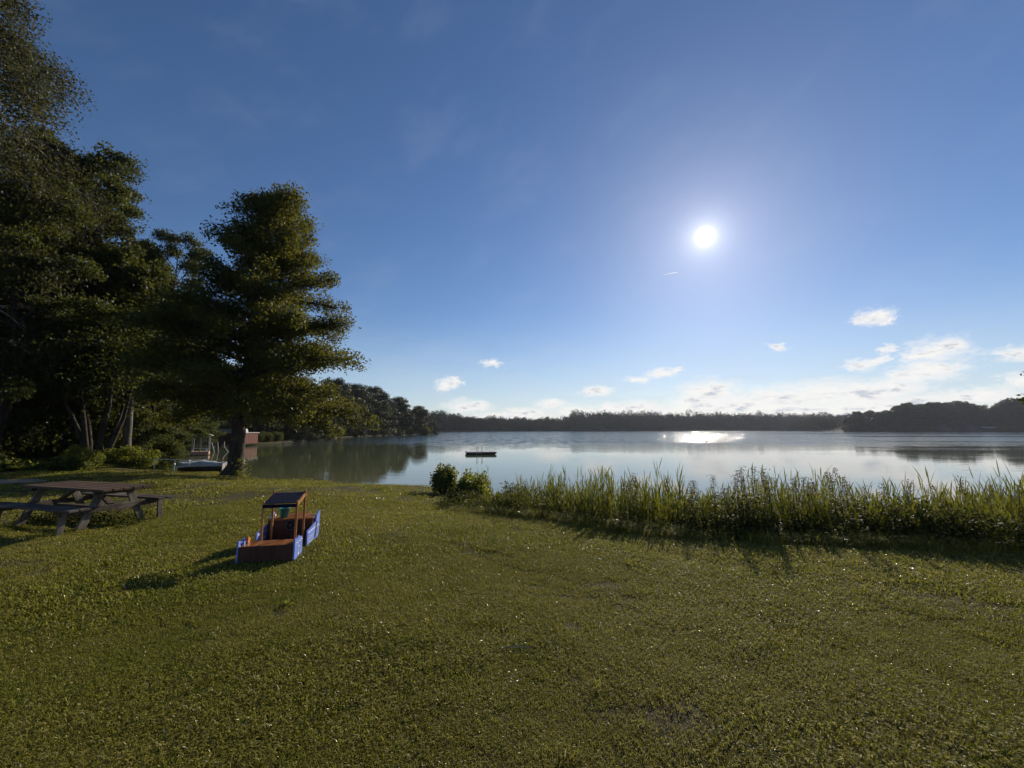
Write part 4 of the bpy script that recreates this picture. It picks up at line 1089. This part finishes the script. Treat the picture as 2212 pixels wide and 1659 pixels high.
# ------------------------------------------------------------------ reeds and tall herbs along the shore
LE_D = [(935,1068),(1000,1092),(1060,1108),(1150,1124),(1250,1140),(1400,1164),(1600,1178),(1900,1186),(2212,1208),(2320,1216)]
LE = np.array([tuple(at_z(x, y, .72)[:2]) for x, y in LE_D])
def lawn_edge(x): return np.interp(x, LE[:, 0], LE[:, 1])
SH = np.array(shore[-1:]+right[:7])
def shore_y(x): return np.interp(x, SH[:, 0], SH[:, 1])
def reed_geo(rng, H, nl, wide=.017, spread=.5):
    """one reed: stem and long arching leaves; returns verts, quads"""
    Vs, Fs, off = [], [], 0
    la = rng.random()*2*PI; ln = rng.uniform(0, .12)*H
    S = [np.array([math.cos(la)*ln*s*s, math.sin(la)*ln*s*s, H*s*.92]) for s in (0, .5, 1)]
    w = .0045
    def strip(pts, ws, side):
        nonlocal off
        k = len(pts); V_ = []
        for p, w_ in zip(pts, ws): V_ += [p-side*w_*.5, p+side*w_*.5]
        Vs.append(np.array(V_)); Fs.append(np.array([[2*i, 2*i+1, 2*i+3, 2*i+2] for i in range(k-1)])+off); off += 2*k
    a = rng.random()*PI; strip(S, [w*1.4, w*1.2, w*.7], np.array([math.cos(a), math.sin(a), 0])); strip(S, [w*1.4, w*1.2, w*.7], np.array([-math.sin(a), math.cos(a), 0]))
    for i in range(nl):
        s = .22+.78*(i+rng.random())/nl
        p = np.array([np.interp(s, (0, .5, 1), [q[k] for q in S]) for k in range(3)])
        a = rng.random()*2*PI; L = H*rng.uniform(.22, .42)*(1.1-s*.35)
        out = np.array([math.cos(a), math.sin(a), 0]); e = rng.uniform(.22, spread)*(1.25-s*.5); arch = rng.uniform(0, .5)
        pts = [p+out*L*e*u*(1+.6*u*arch)+np.array([0, 0, L*(u-(arch*.75)*u*u)]) for u in (0, .33, .67, 1)]
        side = np.array([-out[1], out[0], 0])+rng.normal(size=3)*.35; side /= np.linalg.norm(side)
        ww = wide*rng.uniform(.7, 1.25); strip(pts, [ww*.5, ww, ww*.75, .001], side)
    return np.concatenate(Vs), np.concatenate(Fs)
rng = np.random.default_rng(101)
def bed_points(n, lo=0.0, hi=1.0):
    x = rng.uniform(-2.0, 13.5, n*2); a = lawn_edge(x); b = shore_y(x)+.7
    t = rng.uniform(lo, hi, n*2); y = a+(b-a)*t
    k = np.abs(np.arctan2(x, y)) < R(60); x, y, t = x[k][:n], y[k][:n], t[k][:n]
    return x, y, t
x, y, t = bed_points(3900, .05, 1.0)
VV, FF, TN, off = [], [], [], 0
zz = np.maximum(ground_z(x, y), -.2)
for i in range(len(x)):
    hh = (rng.uniform(.76, 1.28)*(.68+.56*min(1, t[i]*1.6)))*(.42+.58*float(sstep((x[i]+1.6)/3.4)))*(.80+.22*math.sin(x[i]*2.3)*math.sin(x[i]*.9+y[i]*1.7)+.08*math.sin(x[i]*7))
    V_, F_ = reed_geo(rng, hh, rng.integers(5, 8), .021)
    V_ = V_+np.array([x[i], y[i], zz[i]]); VV.append(V_); FF.append(F_+off); off += len(V_); TN.append(np.full(len(F_), np.clip(rng.normal(.5, .25), 0, 1)))
link('reed_bed', np_mesh('reed_bed', np.concatenate(VV), np.concatenate(FF), 'reed_leaves', np.concatenate(TN)), kind='stuff', label='dense green reed bed between the lawn and the lake', cat='reeds')
# individual tall reeds standing above the bed
rv = []
for k in range(8):
    V_, F_ = reed_geo(np.random.default_rng(300+k), 1.62, 9, .024, .42); rv.append(np_mesh('tall_reed', V_, F_, 'reed_leaves', np.full(len(F_), .3+.05*k)))
x, y, t = bed_points(150, .55, 1.0)
for i in range(len(x)):
    o = link('tall_reed', rv[i % 8], label='tall reed standing up above the reed bed against the water', cat='reed', group='tall reeds above the reed bed')
    s = rng.uniform(.72, 1.02)*(.82 if x[i] < 1.2 else 1); o.location = (x[i], y[i], max(gz(x[i], y[i]), -.2)); o.rotation_euler = (rng.normal()*.05, rng.normal()*.05, rng.random()*6.28); o.scale = (s, s, s)
# leafy undergrowth at the foot of the reeds
x, y, t = bed_points(6500, -.04, .70)
kk = (x > 3.2) | (rng.random(len(x)) < .30) | (x < .2)
x, y, t = x[kk], y[kk], t[kk]
LP, LT = [], []
zz = ground_z(x, y)
for i in range(len(x)):
    hh = rng.uniform(.14, .62)*(.5+.8*min(1, max(0, t[i]+.15)*2.2))*(1.15 if math.sin(x[i]*1.9+.6) > .2 else .7); n = 26
    s = rng.random(n); g = rng.normal(size=(n, 2))*.075*(.5+s[:, None])
    LP.append(np.column_stack([x[i]+g[:, 0], y[i]+g[:, 1], zz[i]+s*hh])); LT.append(np.clip(rng.random()*.6+rng.random(n)*.4, 0, 1))
LP = np.concatenate(LP); Vq, Fq = leaf_quads(LP, np.full(len(LP), .068), rng, .9, .42)
link('shore_undergrowth', np_mesh('shore_undergrowth', Vq, Fq, 'herb_leaves', np.concatenate(LT)), kind='stuff', label='tangled leafy undergrowth at the foot of the reeds', cat='undergrowth')
# longer grass fringe
fr_p = [blade_patch('fringe_patch', 60+s, .16, 110, .10, .30, .008, 10, .03) for s in range(5)]
xf = np.concatenate([rng.uniform(-1.9, 13.5, 1100)]); tf = rng.uniform(-.10, .25, len(xf)); a = lawn_edge(xf); b = shore_y(xf)
yf = a+(b-a)*tf; nf = len(xf)
xs_ = rng.uniform(-13.5, -1.5, 420); SHL = np.array(shore); ys_ = np.interp(xs_, SHL[:, 0], SHL[:, 1])-rng.uniform(.12, .5, 420)
sc_ = np.concatenate([rng.uniform(.6, 1.15, nf), rng.uniform(.18, .42, 420)]); xf = np.concatenate([xf, xs_]); yf = np.concatenate([yf, ys_]); nf = len(xf)
instancer('long_grass', np.column_stack([xf, yf, np.maximum(ground_z(xf, yf), 0)]), np.column_stack([np.zeros(nf), np.zeros(nf), rng.random(nf)*6.28]), sc_, rng.integers(0, 5, nf), fr_p,
          kind='stuff', label='longer unmown grass fringing the reeds and the waterline', cat='grass')
# flowering herbs
def herb_mesh(seed, H):
    rg = np.random.default_rng(seed); Vl, Fl, off = [], [], 0
    top = np.array([rg.normal()*.04, rg.normal()*.04, H])
    off = tube_np([(0,0,-.05), tuple(top*.5+np.array([.01,0,0])), tuple(top)], [.006,.005,.002], 4, Vl, Fl, off)
    LP = []; HP = []
    nw = int(H*17)
    for i in range(nw):
        z = H*(.12+.83*i/nw)
        L = .11*(1-.6*i/nw)
        for k in range(4):
            a = i*1.3+k*PI/2; LP.append(((math.cos(a), math.sin(a)), z, L))
    P = np.array([(0, 0, z) for (_, z, L) in LP]); T = np.array([(c[0], c[1], .35) for (c, _, L) in LP]); n = len(P)
    N = unit(np.array([0, 0, 1.])+rg.normal(size=(n, 3))*.3); T = unit(T); T = unit(T-N*np.sum(T*N, 1, keepdims=True)); B = np.cross(N, T); s = np.array([L for (_, _, L) in LP])[:, None]
    V = np.stack([P, P+T*s*.5+B*s*.16, P+T*s-N*s*.12, P+T*s*.5-B*s*.16], 1).reshape(-1, 3)
    leaves = np_mesh('herb_leaves', V, np.arange(4*n).reshape(n, 4), 'herb_leaves', rg.random(n))
    m = 120; hp = np.column_stack([top[0]+rg.normal(size=m)*.028, top[1]+rg.normal(size=m)*.028, H*.80+rg.random(m)*H*.24])
    Vh, Fh = leaf_quads(hp, np.full(m, .022), rg, .2, .7)
    return np_mesh('herb_stem', np.concatenate(Vl), np.concatenate(Fl), 'bark'), leaves, np_mesh('herb_head', Vh, Fh, 'seed_heads', rg.random(m))
HM = [herb_mesh(400+k, 1.25) for k in range(4)]
herb_px = [1345,1352,1358,1371,1482,1494,1540,1560,1575,1583,1592,1602,1612,1625,1636,1644,1655,1668,1690,1700,1712,1722,1733,1748,1760,1781,1790,1804,1810,1818,1846,1900,1942,2003,2060,2120,2170]
for i, px in enumerate(herb_px):
    big = 1560 < px < 1670 or 1770 < px < 1820
    p = at_y(px, 927, 7.8); p = at_y(px, 927, float(lawn_edge(p.x))+rng.uniform(.35, 1.1)); Yh = p.y
    hs_ = (.95 if big else .84)*rng.uniform(.88, 1.08)
    o = empty('flowering_herb', (p.x, Yh, gz(p.x, Yh)), rng.random()*6.28, label='tall herb with whorled leaves and brownish seed head among the reeds', cat='herb', group='tall seed-headed herbs among the reeds')
    o.scale = (1.1, 1.1, hs_)
    hm = HM[i % 4]; link('stem', hm[0], o); link('foliage', hm[1], o); link('seed_head', hm[2], o)

# the two rounded bushes at the left end of the reeds
S_R = shrub_mesh('round_bush', 35, .50, 1.05, 5200, .085, 'shrub_leaves', 18, 34, .7, .80)
S_R2 = shrub_mesh('round_bush', 36, .62, 1.02, 7000, .085, 'shrub_leaves', 18, 42, .7, .80)
p = at_z(957, 1062, .35); place_shrub('round_bush', S_R, (p.x, p.y, gz(p.x, p.y)-.05), .4, (1.05, 1.05, 1.12), label='smaller left-hand round bush at the water\'s edge where the reeds begin', cat='shrub', group='round bushes where the reeds begin')
p = at_z(1024, 1074, .45); place_shrub('round_bush', S_R2, (p.x, p.y, gz(p.x, p.y)-.05), 1.4, (1.08, 1.08, 1.2), label='larger right-hand round bush at the water\'s edge where the reeds begin', cat='shrub', group='round bushes where the reeds begin')

# shoots at the foot of the alder
rg = np.random.default_rng(90); n = 420
P = np.column_stack([rg.normal(size=n)*.28+.62, rg.normal(size=n)*.2-.35, rg.random(n)**1.4*.95+.03]); P[:, 0] -= P[:, 2]*.1
Vq, Fq = leaf_quads(P, np.full(n, .10), rg, .5, .6)
t = link('alder_shoots', np_mesh('alder_shoots', Vq, Fq, 'shrub_leaves', rg.random(n)), label='fresh light green shoots sprouting at the foot of the alder', cat='shoots'); t.location = (AX, AY, gz(AX, AY))
# weeds under the picnic table
rg = np.random.default_rng(91); n = 1500
xw = rg.uniform(-9.9, -7.3, n); yw = 8.4-(xw+8.6)*.12+rg.normal(size=n)*.24; P = np.column_stack([xw, yw, ground_z(xw, yw)+.02+rg.random(n)*.13])
Vq, Fq = leaf_quads(P, np.full(n, .05), rg, 1.4, .7)
link('table_weeds', np_mesh('table_weeds', Vq, Fq, 'herb_leaves', rg.random(n)), kind='stuff', label='leafy weeds left uncut under the picnic table', cat='weeds')
# tufts of longer grass and small weeds on the lawn
tm_ = [blade_patch('lawn_tuft', 80+s, .07, 46, .05, .12, .005, 0) for s in range(4)]
for i, (px, py, s, lab) in enumerate([(1292,1478,1.0,'grass tuft standing up in the middle of the lower lawn'),(1395,1560,.8,'grass tuft to the lower right of the middle tuft'),(960,1500,.9,'grass tuft left of the middle tuft'),
        (1230,1620,1.1,'grass tuft at the bottom edge of the photo'),(1830,1640,1.0,'grass tuft at the lower right of the lawn'),(742,1452,.9,'grass tuft left of centre on the lower lawn'),(560,1630,1.0,'grass tuft at the lower left of the lawn')]):
    p = at_z(px, py, .88); t = link('grass_tuft', tm_[i % 4], label=lab, cat='grass tuft', group='taller grass tufts on the lawn'); t.location = (p.x, p.y, gz(p.x, p.y)); t.scale = (s, s, s); t.rotation_euler = (0, 0, i*1.3)
p = at_z(622, 1303, .88); rg = np.random.default_rng(95)
a = rg.random(18)*2*PI; P = np.column_stack([np.cos(a)*.02, np.sin(a)*.02, np.full(18, .02)]); Vq, Fq = leaf_quads(P, np.full(18, .06), rg, .6, .4)
t = link('thistle_weed', np_mesh('thistle_weed', Vq, Fq, 'shrub_leaves', rg.random(18)), label='single weed rosette standing on the lawn in front of the play ship', cat='weed'); t.location = (p.x, p.y, gz(p.x, p.y))
p = at_z(1100+15, 1395, .88)
t = MB().tube([(-.12,0,.03),(0,.01,.045),(.13,0,.035)], [.005,.005,.003], 5).build('dry_twig', 'stick_wood', None, label='short pale dry twig lying on the lawn', cat='twig'); t.location = (p.x, p.y, gz(p.x, p.y))

# ------------------------------------------------------------------ air
def haze_b(t):
    p = t.n('ShaderNodeVolumePrincipled')
    p.inputs['Color'].default_value = (.80, .86, 1.0, 1); p.inputs['Density'].default_value = HAZE
    p.inputs['Anisotropy'].default_value = .3
    return p.outputs[0]
HAZE = .00010
hm_ = bpy.data.materials.new('haze'); hm_.use_nodes = True; hm_.node_tree.nodes.clear(); _t = NT(hm_.node_tree)
_o = _t.n('ShaderNodeOutputMaterial'); hm_.node_tree.links.new(haze_b(_t), _o.inputs['Volume']); MATS['haze'] = hm_
MB().box((0, 100, 14.5), (3100, 3300, 36)).build('haze', 'haze', kind='stuff')

def in_group(g): return [o for o in COL.objects if o.parent is None and o.get('group') == g]
number_from_left(in_group('trees on the right-hand headland'), 'dark rounded tree, %s from the left on the right-hand headland across the lake')
number_from_left(in_group('bushes at the waterline of the right-hand headland'), 'waterline bush, %s from the left on the right-hand headland')
number_from_left(in_group('bushes on the far side of the cove'), 'overhanging waterside bush, %s from the left along the far side of the cove')
number_from_left(in_group('tall seed-headed herbs among the reeds'), 'tall seed-headed herb among the reeds, %s such herb from the left')
number_from_left(in_group('trees along the far side of the cove'), 'dark leafy cove-side tree, %s from the left in the row beyond the boathouse')
